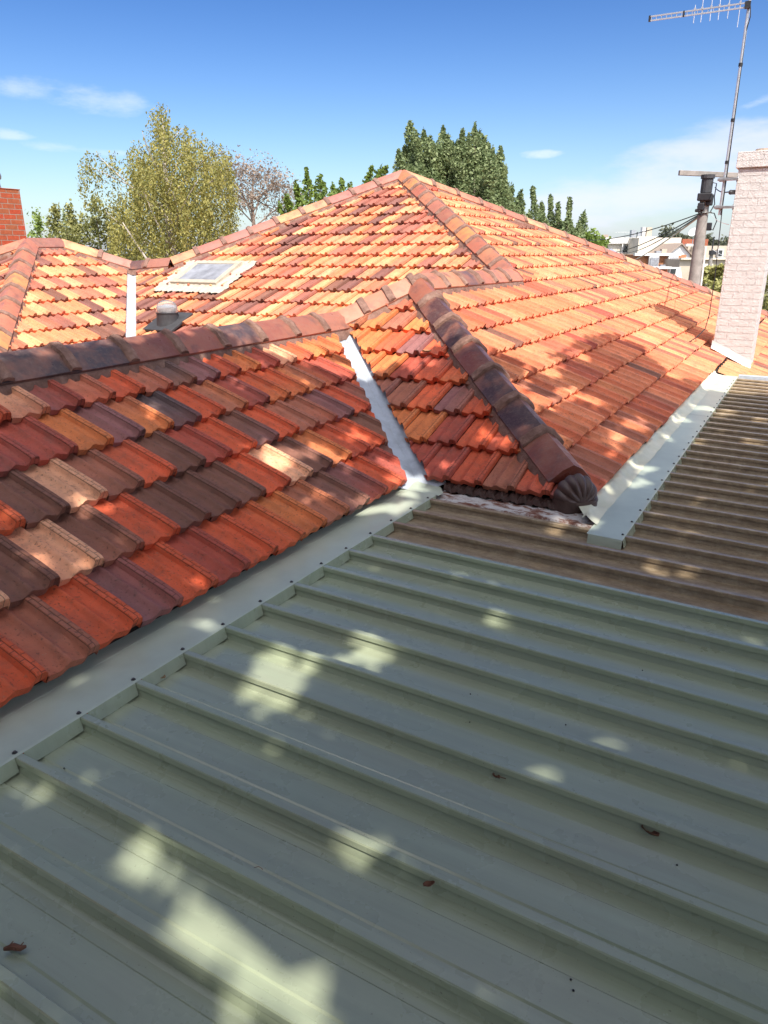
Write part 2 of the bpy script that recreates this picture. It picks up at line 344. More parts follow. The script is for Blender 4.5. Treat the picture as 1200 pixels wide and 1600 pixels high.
# ------------------------------------------------------------------ the tiled house (roof geometry, eye-relative heights + CZ)
S_ = 0.4731; SL = math.hypot(1, S_); HE = 1.3
X1, X3, Y2, XR1, XR2, YJ = -1.975, -0.943, 3.879, -3.465, -3.054, 8.359
X4 = 2*XR2 - X3; ZR1 = -HE + S_*(X1-XR1); ZR2 = -HE + S_*(X3-XR2)
P = Vector((-6.058, 11.364, -HE + S_*(X3+6.058))); RHD = Vector((4.345, 5.797, 0)).normalized()
V2 = Vector((-9.211, 8.458, -0.254)); K = Vector((-9.898, 7.771, 0.071)); K1 = Vector((-9.898, 7.237, 0.071)); L4 = Vector((-8.471, 8.588, -0.193))
X6, Y4, Y7 = -7.0, 6.25, 4.34
def zF1(x): return -HE + S_*(X1-x)
def zF3(x): return -HE + S_*(X3-x)
def zF2(y): return -HE + S_*(y-Y2)
def zF4(y): return -HE + S_*(y-Y4)
def zF6(x): return -HE + S_*(X6-x)
def W(x, y, z): return Vector((x, y, z+CZ))
house = thing('tiled_house', 'house with hipped roofs of mottled orange, red and brown terracotta tiles', 'house', (-4, 6, 0))

PAL = {'R': (210, 96, 62), 'O': (212, 124, 74), 'D': (130, 88, 74), 'T': (226, 166, 130), 'M': (172, 82, 66), 'P': (140, 94, 92), 'K': (96, 84, 86), 'V': (172, 108, 86)}
PALN = {k: lin(v) for k, v in PAL.items()}
KILN = [PALN[c] for c in 'RRODMMPVDR']
GLAZE = 'RRRRRRDDMMPVVOOT'
OLDP = [lin(c) for c in [(212, 138, 98), (216, 148, 106), (206, 128, 90), (220, 158, 114), (210, 136, 102), (200, 118, 90), (182, 108, 90), (156, 98, 84), (128, 86, 78), (214, 144, 108)]]
F3P = [lin(c) for c in [(214, 138, 98), (218, 148, 104), (206, 124, 88), (212, 134, 94), (202, 116, 82), (172, 100, 80), (210, 138, 100), (216, 146, 108)]]

def tile_template(lod):
    if lod == 2:
        us = [0, .03, .12, .24, .32, .36, .40, .44, .48, .52, .60, .70, .745, .775, .80, .865, .885, .905, .965, .99, 1.0]
        hs = [-5, 0, -2, -2, 1, 8, 16, 17, 10, 2, -1, -1, 4, 22, 28, 29, 26, 29, 28, 24, -2]
        hn = [-4, 0, -4, -9, -3, 6, 12, 13, 10, 6, 0, -7, 0, 19, 27, 29, 28, 28, 26, 18, -3]
        vs = [0.0, 0.010, 0.035, 0.075, 0.10, 0.16, 0.36]; bl = [1, 1, .8, .25, 0, 0, 0]; dz = [-7, -1.5, 0, 0, 0, 0, 0]
    else:
        us = [0, .06, .30, .38, .44, .52, .70, .76, .80, .885, .97, 1.0]
        hs = [-3, -1, -2, 12, 17, 1, -1, 12, 26, 29, 27, -1]
        hn = [-2, -2, -8, 6, 13, 4, -7, 6, 24, 28, 25, -2]
        vs = [0.0, 0.012, 0.07, 0.36]; bl = [1, 1, .3, 0]; dz = [-6, 0, 0, 0]
    us, hs, hn = map(np.array, (us, hs, hn)); pts = []
    nu = len(us)
    for v, b, d in zip(vs, bl, dz):
        pts.append(np.stack([us, np.full(nu, v), (hs*(1-b)+hn*b+d)/1000.0], 1))
    front = np.stack([us, np.full(nu, 0.004), (hn*0.75-40)/1000.0], 1)
    back = np.stack([us, np.full(nu, 0.05), (hn*0.4-42)/1000.0], 1)
    pts = [back, front] + pts
    nr = len(pts); f = [(r*nu+i, r*nu+i+1, (r+1)*nu+i+1, (r+1)*nu+i) for r in range(nr-1) for i in range(nu-1)]
    return np.concatenate(pts), np.array(f)

GAUGE, TW = 0.325, 0.2015
def tile_field(O, U, V, Nn, clips, rows, u0, u1, ub, lod, colour, nose=0.040):
    """tiles laid broken bond on one slope; clips: list of (plan point, outward plan normal)"""
    O, U, V, Nn = (np.array(a, float) for a in (O, U, V, Nn)); tp, tf = tile_template(lod); nv = len(tp)
    vs, fs, cols, uvs = [], [], [], []; k = 0
    for r in rows:
        off = ub + (TW/2 if r % 2 else 0.0)
        for i in range(int(math.floor((u0-off)/TW))-1, int(math.ceil((u1-off)/TW))+1):
            ua = off + i*TW; va = r*GAUGE
            c = O + U*(ua+TW/2) + V*(va+0.16)
            if any((c[0]-p[0])*q[0]+(c[1]-p[1])*q[1] > 0.30 for p, q in clips): continue
            j = rng.normal(0, 1, 6)
            u = ua + tp[:, 0]*TW*0.995 + j[0]*0.0012; v = va + tp[:, 1] + j[1]*0.0035
            skew = j[5]*0.010*(tp[:, 0]-.5)*TW
            h = tp[:, 2] + nose + j[2]*0.0015 - (nose+0.004)*np.clip(tp[:, 1]/GAUGE, 0, 1.2) + (tp[:, 0]-.5)*j[3]*0.003
            if lod == 2: h = h + 0.0012*np.sin(tp[:, 1]*40+j[4]*3)*(tp[:, 0] < .72)
            vs.append(O + np.outer(u, U) + np.outer(v+skew, V) + np.outer(h, Nn)); fs.append(tf + k*nv); k += 1
            col = np.array(colour(r, i, ua+TW))*np.clip(1+rng.normal(0, 0.07), .8, 1.2)
            # kiln shading: each tile drifts towards a second colour across part of its face
            alt = np.array(random.choice(KILN)) if lod == 2 else col*random.choice((.62, .75, 1.12, 1.05))
            sd_ = random.random(); tv = np.clip(tp[:, 1]/GAUGE, 0, 1); tu = tp[:, 0]
            a_ = (1-tv if sd_ < .4 else tv if sd_ < .6 else tu if sd_ < .8 else 1-tu)**1.6*random.choice((0, .15, .3, .5, .7))
            cc = col[None, :]*(1-a_[:, None]) + alt[None, :]*a_[:, None]
            cols.append(np.concatenate([cc, np.ones((nv, 1))], 1)); uvs.append(np.stack([tp[:, 0]*TW, tp[:, 1] + j[4]*0.01], 1))
    vs = np.concatenate(vs); fs = np.concatenate(fs); cols = np.concatenate(cols); uvs = np.concatenate(uvs)
    me = bpy.data.meshes.new('tiles'); me.from_pydata(vs.tolist(), [], fs.tolist())
    ca = me.color_attributes.new('tint', 'FLOAT_COLOR', 'POINT'); ca.data.foreach_set('color', cols.ravel())
    ul = me.uv_layers.new(name='UVMap'); li = np.empty(len(me.loops), int); me.loops.foreach_get('vertex_index', li); ul.data.foreach_set('uv', uvs[li].ravel())
    bm = bmesh.new(); bm.from_mesh(me)
    for p, q in clips:
        bmesh.ops.bisect_plane(bm, geom=bm.verts[:]+bm.edges[:]+bm.faces[:], dist=1e-5, plane_co=(p[0], p[1], 0), plane_no=(q[0], q[1], 0), clear_outer=True)
    bm.to_mesh(me); bm.free(); me.update(); return me
def join_meshes(mes):
    bm = bmesh.new()
    for me in mes: bm.from_mesh(me)
    bm.to_mesh(mes[0]); bm.free(); return mes[0]
def slope(name, pieces, mat, label=None, smooth_ang=40):
    me = join_meshes([tile_field(*p) for p in pieces]) if len(pieces) > 1 else tile_field(*pieces[0])
    me.name = name; o = link_mesh('roof_slope', me, mat, house)
    me.polygons.foreach_set('use_smooth', [True]*len(me.polygons))
    try: me.set_sharp_from_angle(angle=R(smooth_ang))
    except Exception: pass
    if label: o['label'] = label
    return o
nx = Vector((S_, 0, 1)).normalized(); nmy = Vector((0, -S_, 1)).normalized(); nmx = Vector((-S_, 0, 1)).normalized()
Vx = Vector((-1, 0, S_)).normalized(); Vmy = Vector((0, 1, S_)).normalized(); Vmx = Vector((1, 0, S_)).normalized()
d2 = 1/math.sqrt(2)
F1MAP = {0: (1.255-0.2, 'RRVRPRMRROVDPRMDO'), 1: (1.365, 'TDTDRDDDRTDORRDRM'), 2: (1.665, 'RDTVRDMRDRVVPRDRO'), 3: (1.95, 'MMOPOKRVMRROMMOROR'), 4: (2.051, 'RTMVRVKPROMTROROTRM')}
def colF1(r, i, yr):
    y0, s = F1MAP.get(min(r, 4), F1MAP[4]); j = int(round((yr-y0)/TW))
    c = s[j] if 0 <= j < len(s) else random.choice(GLAZE)
    if r == 0 and j == 0: c = 'R'
    return PALN[c]
F2MAP = {0: 'MRVRMM', 1: 'OMRROR', 2: 'VRPRDM', 3: 'OMRRDM', 4: 'ORPRRO', 5: 'OOVORO', 6: 'VOVVO'}
def colF2(r, i, xr):
    s = F2MAP.get(r, 'OVRO'); j = int((xr-(X1-r*.294+.10))/TW); j = max(0, min(j, len(s)-1))
    return PALN[s[j]]
def colF3(r, i, yr):
    t = random.random()
    if t < 0.09: return PALN[random.choice('DMV')]
    if t < 0.095: return PALN['T']
    c = np.array(random.choice(F3P))
    if yr < 9: c = c*0.7 + np.array(PALN['R'])*0.3
    return c
def colOld(r, i, u):
    if random.random() < .05: return PALN[random.choice('DV')]
    return random.choice(OLDP)
def colHid(r, i, u): return random.choice(OLDP)
vo = 0.125
slope('roof_slope', [((X1+.02, 0, -HE+CZ), (0, 1, 0), Vx, nx, [((0, -2.6), (0, -1)), ((XR1, 0), (-1, 0)), ((X1-vo, Y2), (d2, d2))], range(0, 6), -2.6, 6.0, 1.255, 2, colF1)], M['tile'],
      'near tiled slope of red, brown and purple glazed tiles above the green flashing')
slope('roof_slope', [((0, Y2-.02, -HE+CZ), (1, 0, 0), Vmy, nmy, [((X1+.075, Y2), (-d2, -d2)), ((X3, Y2), (d2, d2)), ((X4, Y2), (-d2, d2)), ((X3-.06, Y2), (d2, -d2))], range(0, 9), X4, X3+.1, -1.72, 2, colF2)], M['tile'],
      'small tiled hip end between the valley flashing and the dark hip caps')
rhn = (-RHD.y, RHD.x); RHc = ((P.x, P.y), rhn); OX3 = (X3+.025, 0, -HE-.0118+CZ)
slope('roof_slope', [(OX3, (0, 1, 0), Vx, nx, [((XR2, 0), (-1, 0)), ((X3+.06, 0), (1, 0)), ((X3, Y2), (-d2, -d2)), ((X3-.06, Y2), (d2, -d2)), RHc], range(0, 9), Y2, 19, 0.2, 1, colF3),
                     (OX3, (0, 1, 0), Vx, nx, [((XR2, 0), (1, 0)), ((XR2, YJ), (-d2, -d2)), RHc], range(6, 18), YJ-.5, 16, 0.2, 1, colF3),
                     (OX3, (0, 1, 0), Vx, nx, [((X3+.06, 0), (-1, 0)), ((.9, 0), (1, 0)), ((0, 9.58), (0, -1)), RHc], range(-7, 1), 9.4, 21, 0.2, 1, colF3)], M['tile_far'],
      'large sunlit orange tiled slope running back to the white chimney')
F4O = ((0, Y4, -HE+CZ), (1, 0, 0), Vmy, nmy); lhn = tuple(Vector((L4.y-P.y, P.x-L4.x)).normalized())
slope('roof_slope', [(*F4O, [((XR2, YJ), (d2, d2)), ((XR2, YJ), (d2, -d2)), ((P.x, P.y), lhn), ((L4.x, 0), (-1, 0)), ((V2.x+.09, V2.y), (-d2, -d2))], range(0, 18), L4.x, -2.9, 0.05, 1, colOld),
                     (*F4O, [((L4.x, 0), (1, 0)), ((L4.x, L4.y), tuple(Vector((V2.y-L4.y, L4.x-V2.x)).normalized())), ((V2.x+.09, V2.y), (-d2, -d2))], range(0, 18), V2.x, L4.x, 0.05, 1, colOld)], M['tile_far'],
      'broad sunlit tiled slope holding the skylight and the domed vent')
slope('roof_slope', [((X6, 0, -HE+CZ), (0, 1, 0), Vx, nx, [((V2.x-.09, V2.y), (d2, d2)), ((K1.x, K1.y), (-d2, -d2)), ((K1.x, 0), (-1, 0)), ((V2.x, V2.y), (-d2, d2))], range(0, 11), Y7, 9, 0.1, 1, colOld)], M['tile_far'],
      'lichen-spotted tiled slope left of the white valley strip')
slope('roof_slope', [((0, Y7, -HE+CZ), (1, 0, 0), Vmy, nmy, [((K1.x, K1.y), (d2, d2)), ((K1.x, K1.y), (-d2, d2))], range(0, 11), -13, -6.9, 0.1, 1, colOld)], M['tile_far'])
# slopes that fall away from the viewer
X4b = 2*XR1-X1
slope('roof_slope', [((X4b, 0, -HE+CZ), (0, -1, 0), Vmx, nmx, [((XR1, 0), (1, 0)), ((0, -2.6), (0, -1)), ((X4b, Y2), (-d2, d2))], range(0, 6), -6, 2.6, 0, 1, colHid)], M['tile_far'])
slope('roof_slope', [((X4, 0, -HE+CZ), (0, -1, 0), Vmx, nmx, [((XR2, 0), (1, 0)), ((X4, Y2), (d2, -d2)), ((XR2, YJ), (-d2, d2))], range(0, 8), -9, -3.5, 0, 1, colHid)], M['tile_far'])
bk = MB()
def drop(a, b, out, run): 
    o = Vector((out[0], out[1], 0)).normalized()*run - Vector((0, 0, run*S_)); z = Vector((0, 0, CZ-0.02)); bk.quad(a+z, b+z, b+o+z, a+o+z)
RE = P + RHD*11.2; RE.z = zF3(RE.x)
drop(P, RE, rhn, 5.5); drop(L4, P, (-1, 0.87), 5.5); drop(V2, L4, (0, 1), 5); drop(K, V2, (-.7, .7), 4.5); drop(K1, K, (-1, 0), 4); drop(K1+Vector((-2.9, -2.9, -1.37)), K1, (-1, 0), 3)
def plain_tile():
    t = MT('distant_tile_courses', 0.8, 0.25); o = t.tc()
    return t.set(t.ramp(t.noise(9, 4), [(0.3, lin((150, 84, 62))), (0.7, lin((205, 125, 78)))]), normal=t.bump(t.noise(20, 4), 0.02, 0.8))
M['plain_tile'] = plain_tile()
bk.build('roof_slope', M['plain_tile'], house)
# sarking boards under the tiles, walls, eaves
sk = MB(); dn = Vector((0, 0, CZ-0.045))
def deck(*pts): sk.add([Vector(p)+dn for p in pts], [tuple(range(len(pts)))])
deck((X1, -2.6, -HE), (X1, Y2, -HE), (XR1, Y2+X1-XR1, ZR1), (XR1, -2.6, ZR1))
deck((X1, Y2, -HE), (X3, Y2, -HE), (XR2, Y2+X3-XR2, ZR2), (XR1, Y2+X1-XR1, ZR1))
deck((X3, Y2, -HE), (X3, 12, -HE), (XR2, 12, ZR2), (XR2, Y2+X3-XR2, ZR2))
deck((XR2, YJ, ZR2), (XR2, 15.2, ZR2), tuple(P))
deck((X3, 9.7, -HE), (.9, 9.7, zF3(.9)), (.9, 20.4, zF3(.9)), (X3, 18, -HE)); deck((X3, 12, -HE), (X3, 18, -HE), (XR2, 15.2, ZR2), (XR2, 12, ZR2))
deck((-7.0, Y4, -HE), (-5.16, Y4, -HE), (XR2, YJ, ZR2), tuple(P), tuple(L4), tuple(V2))
deck((X6, Y7, -HE), (X6, Y4, -HE), tuple(V2), tuple(K), tuple(K1))
deck((-12.8, Y7, -HE), (X6, Y7, -HE), tuple(K1))
sk.build('roof_sarking', simple('dark_sarking', (0.03, 0.022, 0.018), 0.95), house)
def uvbox(o, scale=1.0):
    me = o.data; ul = me.uv_layers.new(name='UVMap')
    for p in me.polygons:
        n = p.normal
        for li in p.loop_indices:
            v = me.vertices[me.loops[li].vertex_index].co
            ul.data[li].uv = ((v.x if abs(n.y) > .7 or abs(n.z) > .7 else v.y)*scale, (v.z if abs(n.z) < .7 else v.y)*scale)
wl = MB()
wl.bx(X4b+.3, X1-.35, -2.4, Y2+.6, 0, 2.45); wl.bx(X4+.3, X3-.35, Y2+.35, 15, 0, 2.45); wl.bx(-6.8, -5.0, Y4+.35, 12, 0, 2.44); wl.bx(-12.4, X6-.35, Y7+.35, 12, 0, 2.45); wl.bx(X3-.3, .4, 9.9, 19, 0, 1.6)
w = wl.build('wall', M['obrick'], house); uvbox(w)

# ------------------------------------------------------------------ ridge and hip capping
CAPP = [lin(c) for c in [(120, 72, 62), (74, 60, 62), (150, 80, 62), (70, 52, 58), (140, 78, 64), (84, 58, 60), (160, 92, 66)]]
OLDC = [lin(c) for c in [(182, 122, 96), (166, 104, 86), (192, 134, 100), (158, 100, 86), (176, 114, 92), (142, 96, 86)]]
def ridge_line(A, B, D1, D2, pal, length=0.40, lod=1, label=None, w=0.125, first=0.0, flip=False, colours=None):
    """caps laid from A (lower lap end) to B; D1, D2: unit downslope directions square to the line on either side"""
    A = W(*A); B = W(*B); T = (B-A); L = T.length; T.normalize(); D1 = Vector(D1).normalized(); D2 = Vector(D2).normalized()
    up = (-(D1+D2)).normalized()
    if up.z < 0: up = -up
    n = max(1, int(round(L/length))); le = L/n
    mo = MB()
    # bedding mortar: wedge down each side, uneven lower edge
    ns = int(L/0.05)+2
    for D in (D1, D2):
        Nn = T.cross(D); Nn = Nn if Nn.z > 0 else -Nn
        rows = []
        for i in range(ns):
            p = A + T*(L*i/(ns-1)); j = random.uniform(-.012, .014)
            rows.append([p+up*.075, p + D*(w*.62)+Nn*.078, p + D*(w+.004)+Nn*.050, p + D*(w+.028+j*.6)+Nn*(.026), p + D*(w+.05+j)+Nn*(-.004)])
        mo.add([q for r_ in rows for q in r_], [(i*5+k, i*5+k+1, (i+1)*5+k+1, (i+1)*5+k) for i in range(ns-1) for k in range(4)])
    def section(p, ex, D1=D1, D2=D2):
        out = []
        for D in (D1, D2):
            Nn = T.cross(D); Nn = Nn if Nn.z > 0 else -Nn
            out.append([p + D*w + Nn*(.052+ex*.9), p + D*(w+.002) + Nn*(.066+ex), p + D*(w*.55)+Nn*(.092+ex), p + D*(w*.25)+Nn*(.110+ex)])
        top = p + up*(.128+ex)
        return out[0] + [top] + out[1][::-1]
    if True:
        mo_root = None
    caps = []
    for i in range(n):
        a = A + T*(le*i); cb = MB(); m_ = 9
        sec = [(0.0, .004), (0.012, .006), (le*.5, .002), (le*.94, .0), (le*1.02, .0)]
        vs = []; 
        for s_, ex in sec: vs += section(a+T*s_, ex)
        fs = [(r_*m_+k, r_*m_+k+1, (r_+1)*m_+k+1, (r_+1)*m_+k) for r_ in range(len(sec)-1) for k in range(m_-1)]
        fs.append(tuple(range(m_-1, -1, -1)))
        cb.add(vs, fs); caps.append(cb)
        # pointed collar over the lap with the next tile
        vs = []; cs = [(le-.072, .001), (le-.064, .020), (le-.03, .027), (le-.004, .022), (le+.004, .001)]
        if i < n-1 or lod == 2:
            for s_, ex in cs:
                q = section(a+T*s_, ex); vs += [v + Vector((random.uniform(-1, 1), random.uniform(-1, 1), random.uniform(-1, 1)))*.003 for v in q]
            mo.add(vs, [(r_*m_+k, r_*m_+k+1, (r_+1)*m_+k+1, (r_+1)*m_+k) for r_ in range(len(cs)-1) for k in range(m_-1)])
    root = mo.build('ridge_capping', M['mortar'], house, smooth=True)
    root.data.set_sharp_from_angle(angle=R(50))
    if label: root['label'] = label
    for i, cb in enumerate(caps):
        o = cb.build('ridge_tile', M['cap'], root, smooth=True); o.data.set_sharp_from_angle(angle=R(38))
        c = colours[i % len(colours)] if colours else random.choice(pal)
        ca = o.data.color_attributes.new('tint', 'FLOAT_COLOR', 'POINT'); ca.data.foreach_set('color', [x for _ in o.data.vertices for x in (*c, 1)])
    return root
def dperp(T, n):  # downslope direction square to the line, lying in the plane with normal n
    T = Vector(T).normalized(); d = T.cross(Vector(n)).normalized()
    return d if d.z < 0 else -d
up_hip = Vector((1, -1, -S_)).normalized()
r1a, r1b = (XR1, -2.2, ZR1), (XR1, Y2+X1-XR1-.02, ZR1)
dk = lambda *c: [lin(x) for x in c]
ridge_line(r1b, r1a, Vmx*-1, Vx*-1, CAPP, 0.40, 1, 'ridge of dark purple and red-brown caps above the near slope',
           colours=dk((160, 104, 86), (148, 92, 76), (140, 84, 72), (80, 66, 70), (150, 84, 70), (120, 70, 60), (72, 62, 68), (74, 60, 62), (70, 60, 64)))
# lower front hip with the shell starter
h2b, h2t = Vector((X3+.03, Y2-.03, -HE-.005)), Vector((XR2, Y2+X3-XR2, ZR2)); T = (h2t-h2b)
hb = h2b + T.normalized()*0.15
ridge_line(hb+T.normalized()*.06, h2t, dperp(T, nx), dperp(T, nmy), CAPP, 0.42, 2, 'dark hip capping descending to the fan-ended starter tile', w=.115,
           colours=dk((128, 68, 54), (72, 48, 50), (76, 52, 52), (124, 68, 56), (70, 47, 48), (84, 54, 52), (150, 88, 68)))
fan = MB(); A = W(*hb); Tn = -T.normalized(); D1 = dperp(T, nx); D2 = dperp(T, nmy); upv = (-(D1+D2)).normalized(); upv = upv if upv.z > 0 else -upv
Hn = Vector((Tn.x, Tn.y, 0)).normalized(); Sd = Hn.cross(Vector((0, 0, 1)))
na, nr = 85, 12; vs = []
ctr = A + Hn*0.055 + Vector((0, 0, -.034))
for i in range(na):
    a = math.pi*(i/(na-1)); fl = abs(math.sin(a*6.5))
    for j in range(nr):
        t = j/(nr-1); ph = t*math.pi/2
        rr = (0.124 + 0.009*fl)*math.cos(ph*.985)**.85; fo = 0.100*math.sin(ph)**1.2 + .016*fl*math.sin(math.pi*min(1, t*1.1))
        vs.append(ctr + Sd*(math.cos(a)*rr) + Vector((0, 0, 1))*(math.sin(a)*rr*1.05-.02*t) + Hn*(fo-.04))
fan.add(vs, [(i*nr+j, i*nr+j+1, (i+1)*nr+j+1, (i+1)*nr+j) for i in range(na-1) for j in range(nr-1)])
bandp = [ctr + Sd*(math.cos(math.pi*i/24)*.130) + Hn*(-.055+.125*math.sin(math.pi*i/24)**.7) for i in range(25)]
b0 = [p + Vector((0, 0, .004)) for p in bandp]; b1 = [p - Vector((0, 0, .085)) for p in bandp]; bc = [ctr - Hn*.05 + Vector((0, 0, .004))]
fan.add(b0+b1+bc, [(i, i+1, 26+i, 25+i) for i in range(24)]+[(i+1, i, 50) for i in range(24)])
fo = fan.build('shell_hip_starter', M['shell'], house, smooth=True); fo.data.set_sharp_from_angle(angle=R(50))
ca = fo.data.color_attributes.new('tint', 'FLOAT_COLOR', 'POINT'); c = lin((78, 50, 46)); ca.data.foreach_set('color', [x for _ in fo.data.vertices for x in (*c, 1)])
fo['label'] = 'dark brown fluted shell-shaped end tile at the foot of the hip'
# the other lines
T = Vector((1, 1, S_)); a = (XR1, Y2+X1-XR1, ZR1)
ridge_line((XR1+.02, Y2+X1-XR1+.02, ZR1+.01), h2t, dperp(T, nmy), dperp(T, nmx), OLDC, 0.30, 2, 'short sunlit hip linking the near ridge to the middle ridge', colours=dk((186, 128, 106), (180, 118, 94)))
ridge_line(h2t, (XR2, YJ, ZR2), Vmx*-1, Vx*-1, OLDC, 0.40, 1, 'middle ridge running back to the main hip', colours=dk((178, 118, 94), (190, 130, 98), (100, 76, 76), (168, 108, 88), (176, 116, 94)))
h1b = Vector((XR2, YJ, ZR2)); T = P-h1b
ridge_line(h1b, P, dperp(T, nx), dperp(T, nmy), OLDC, 0.40, 1, 'main front hip rising to the apex of the roof', colours=dk((168, 106, 88), (178, 116, 88), (168, 98, 78), (196, 130, 80), (186, 120, 82), (152, 94, 78)))
T = P-L4; nb = Vector((-S_*.75, S_*.66, 1)).normalized()
ridge_line(L4, P, dperp(T, nmy), dperp(T, nb), OLDC, 0.42, 1, 'left main hip on the skyline', colours=dk((196, 138, 104), (168, 106, 96), (170, 108, 98), (176, 112, 100), (206, 146, 104)))
nbk = Vector((-RHD.y*S_, RHD.x*S_, 1)).normalized(); T = P-RE
ridge_line(RE, P, dperp(T, nx), dperp(T, nbk), OLDC, 0.46, 1, 'right main hip falling behind the white chimney', colours=dk((178, 110, 92), (184, 112, 90), (190, 120, 96), (196, 136, 102), (202, 150, 112)))
T = L4-V2
ridge_line(V2, L4, dperp(T, nmy), Vector((0, 1, -S_)), OLDC, 0.42, 1, colours=dk((96, 68, 66), (150, 100, 86)))
T = K-V2
ridge_line(V2, K, dperp(T, nx), dperp(T, nb), OLDC, 0.46, 1, colours=dk((176, 124, 110), (206, 154, 114)))
ridge_line(K, K1, Vx*-1, Vmx*-1, OLDC, 0.42, 1)
e = K1 + Vector((2.9, -2.9, -1.372)); T = K1-e
ridge_line(e, K1, dperp(T, nx), dperp(T, nmy), OLDC, 0.42, 1, 'hip of rusty caps on the left-hand roof', colours=dk((182, 112, 88), (170, 108, 88), (196, 138, 88), (182, 116, 92)))
e = K1 + Vector((-2.9, -2.9, -1.372)); T = K1-e
ridge_line(e, K1, dperp(T, nmy), dperp(T, nb), OLDC, 0.42, 1)

# ------------------------------------------------------------------ valley gutters
def valley(A, B, n1, n2, w1, w2, mat, label, lift=0.004):
    A = W(*A); B = W(*B); T = (B-A).normalized(); v = MB(); ns = 24; vs = []
    e1 = T.cross(Vector(n1)).normalized(); e2 = T.cross(Vector(n2)).normalized()
    for i in range(ns):
        p = A + (B-A)*(i/(ns-1)); 
        vs += [p + e1*w1 + Vector(n1)*lift, p + e1*.03 + Vector(n1)*(lift-.001), p + Vector((0, 0, lift-.010)), p + e2*.03 + Vector(n2)*(lift-.001), p + e2*w2 + Vector(n2)*lift]
    v.add(vs, [(i*5+k, i*5+k+1, (i+1)*5+k+1, (i+1)*5+k) for i in range(ns-1) for k in range(4)])
    o = v.build('valley_gutter', mat, house); o['label'] = label; return o
valley((X1+.10, Y2-.10, -HE-.047), (XR1+.08, Y2+X1-XR1-.08, ZR1-.038), nx, nmy, -.24, .16, M['valley'], 'pale blue-grey metal valley gutter beside the dark hip', -.008)
valley((X6, V2.y-(X6-V2.x), -HE), tuple(V2), nx, nmy, -.2, .2, M['valley_old'], 'straight white valley strip on the far roofs', -.012)
# ------------------------------------------------------------------ ledge and flashings at the hip end (part of the house)
ZM = lambda x: -1.334 - 0.0172*(x+1.743)            # height of the rib tops, eye-relative
lg = MB()
ledge = [(X1+.22, Y2-.02), (X3+.02, Y2-.02), (X3+.02, Y2-.235), (X1+.36, Y2-.235)]
nn = 40; vs = []
for i in range(nn):
    t = i/(nn-1); xa = X1+.12+(X3+.115-X1-.12)*t
    j = 0.006*math.sin(i*1.7)+random.uniform(-.003, .003)
    vs += [W(xa, Y2+.10, -1.345), W(xa, Y2+.0, -1.350+j), W(xa, Y2-.10, -1.352+j*.6), W(xa, Y2-.175+j, -1.357), W(xa, Y2-.182+j, -1.372)]
lg.add(vs, [(i*5+k, i*5+k+1, (i+1)*5+k+1, (i+1)*5+k) for i in range(nn-1) for k in range(4)])
lo = lg.build('mortar_ledge', M['peel'], house, smooth=True); lo['label'] = 'flaking white and brown ledge under the eave tiles of the hip end'
ld = MB(); vs = []
for i in range(nn):
    t = i/(nn-1); xa = -1.70+(X3+.122+1.70)*t; bite = -.010-(0.030*max(0, math.sin((t-.33)*9)) if .33 < t < .66 else 0)
    vs += [W(xa, Y2-.186, -1.357+bite), W(xa, Y2-.196, -1.362+bite), W(xa, Y2-.215, -1.425)]
ld.add(vs, [(i*3+k, i*3+k+1, (i+1)*3+k+1, (i+1)*3+k) for i in range(nn-1) for k in range(2)])
ld.build('lead_upstand', M['lead'], house, smooth=True)
fb = MB(); fb.bx(X1+.12, X3+.03, Y2-.150, Y2+.25, CZ-1.50, CZ-1.362); fb.build('fascia', simple('dark_fascia', (0.05, 0.03, 0.025)), house)
# under-course of broken tile ends below the hip eave
uc = MB(); vs = []; m_ = 120
for i in range(m_):
    x = X1+.22+(X3-.10-X1-.22)*i/(m_-1); h = .010*math.sin(i*.55)+.006*math.sin(i*1.37)
    vs += [W(x, Y2-.002, -1.300+h*.5), W(x, Y2-.045, -1.312+h), W(x, Y2-.052, -1.342+h*.6)]
uc.add(vs, [(i*3+k, i*3+k+1, (i+1)*3+k+1, (i+1)*3+k) for i in range(m_-1) for k in range(2)])
uo = uc.build('tile_undercourse', M['shell'], house); ca = uo.data.color_attributes.new('tint', 'FLOAT_COLOR', 'POINT'); c = lin((70, 44, 42)); ca.data.foreach_set('color', [x for _ in uo.data.vertices for x in (*c, 1)])

# ------------------------------------------------------------------ metal roof
annex = thing('metal_roof', 'low ribbed metal roof with sage green sheets in front and weathered brown sheets behind, below the tiled roofs', 'metal roof', (2.5, 4, 0))
PR, Y0R = 0.2192, 1.002
XE = 5.6
def zrib(x): return ZM(x)+CZ
RH_ = 0.048
def rib_profile(yc):
    h_ = [(.030, 0), (.0150, .002), (.0075, .0220), (.0060, .0265), (.0140, .0290), (.0130, .0445), (.0105, RH_)]
    return [(yc-d, z) for d, z in h_] + [(yc+d, z) for d, z in h_[::-1]]
def sheet(k0, k1, x0, x1, mat, name, label, start=None, end=None):
    prof = []
    if start is not None: prof.append((start, 0))
    for k in range(k0, k1+1):
        yc = Y0R+k*PR
        prof += rib_profile(yc)
        if k < k1 or end is not None:
            prof += [(yc+.058, 0), (yc+.063, .0036), (yc+.156, .0036), (yc+.161, 0)]
    if end is not None: prof = [p for p in prof if p[0] < end-.002] + [(end, 0)]
    nxs = 40; xs = [x0+(x1-x0)*(i/nxs)**1.4 for i in range(nxs+1)]; m = MB(); n_ = len(prof)
    m.add([(x, y, zrib(x)-RH_+h) for x in xs for (y, h) in prof], [(i*n_+k, (i+1)*n_+k, (i+1)*n_+k+1, i*n_+k+1) for i in range(nxs) for k in range(n_-1)])
    o = m.build(name, mat, annex); o['label'] = label; return o
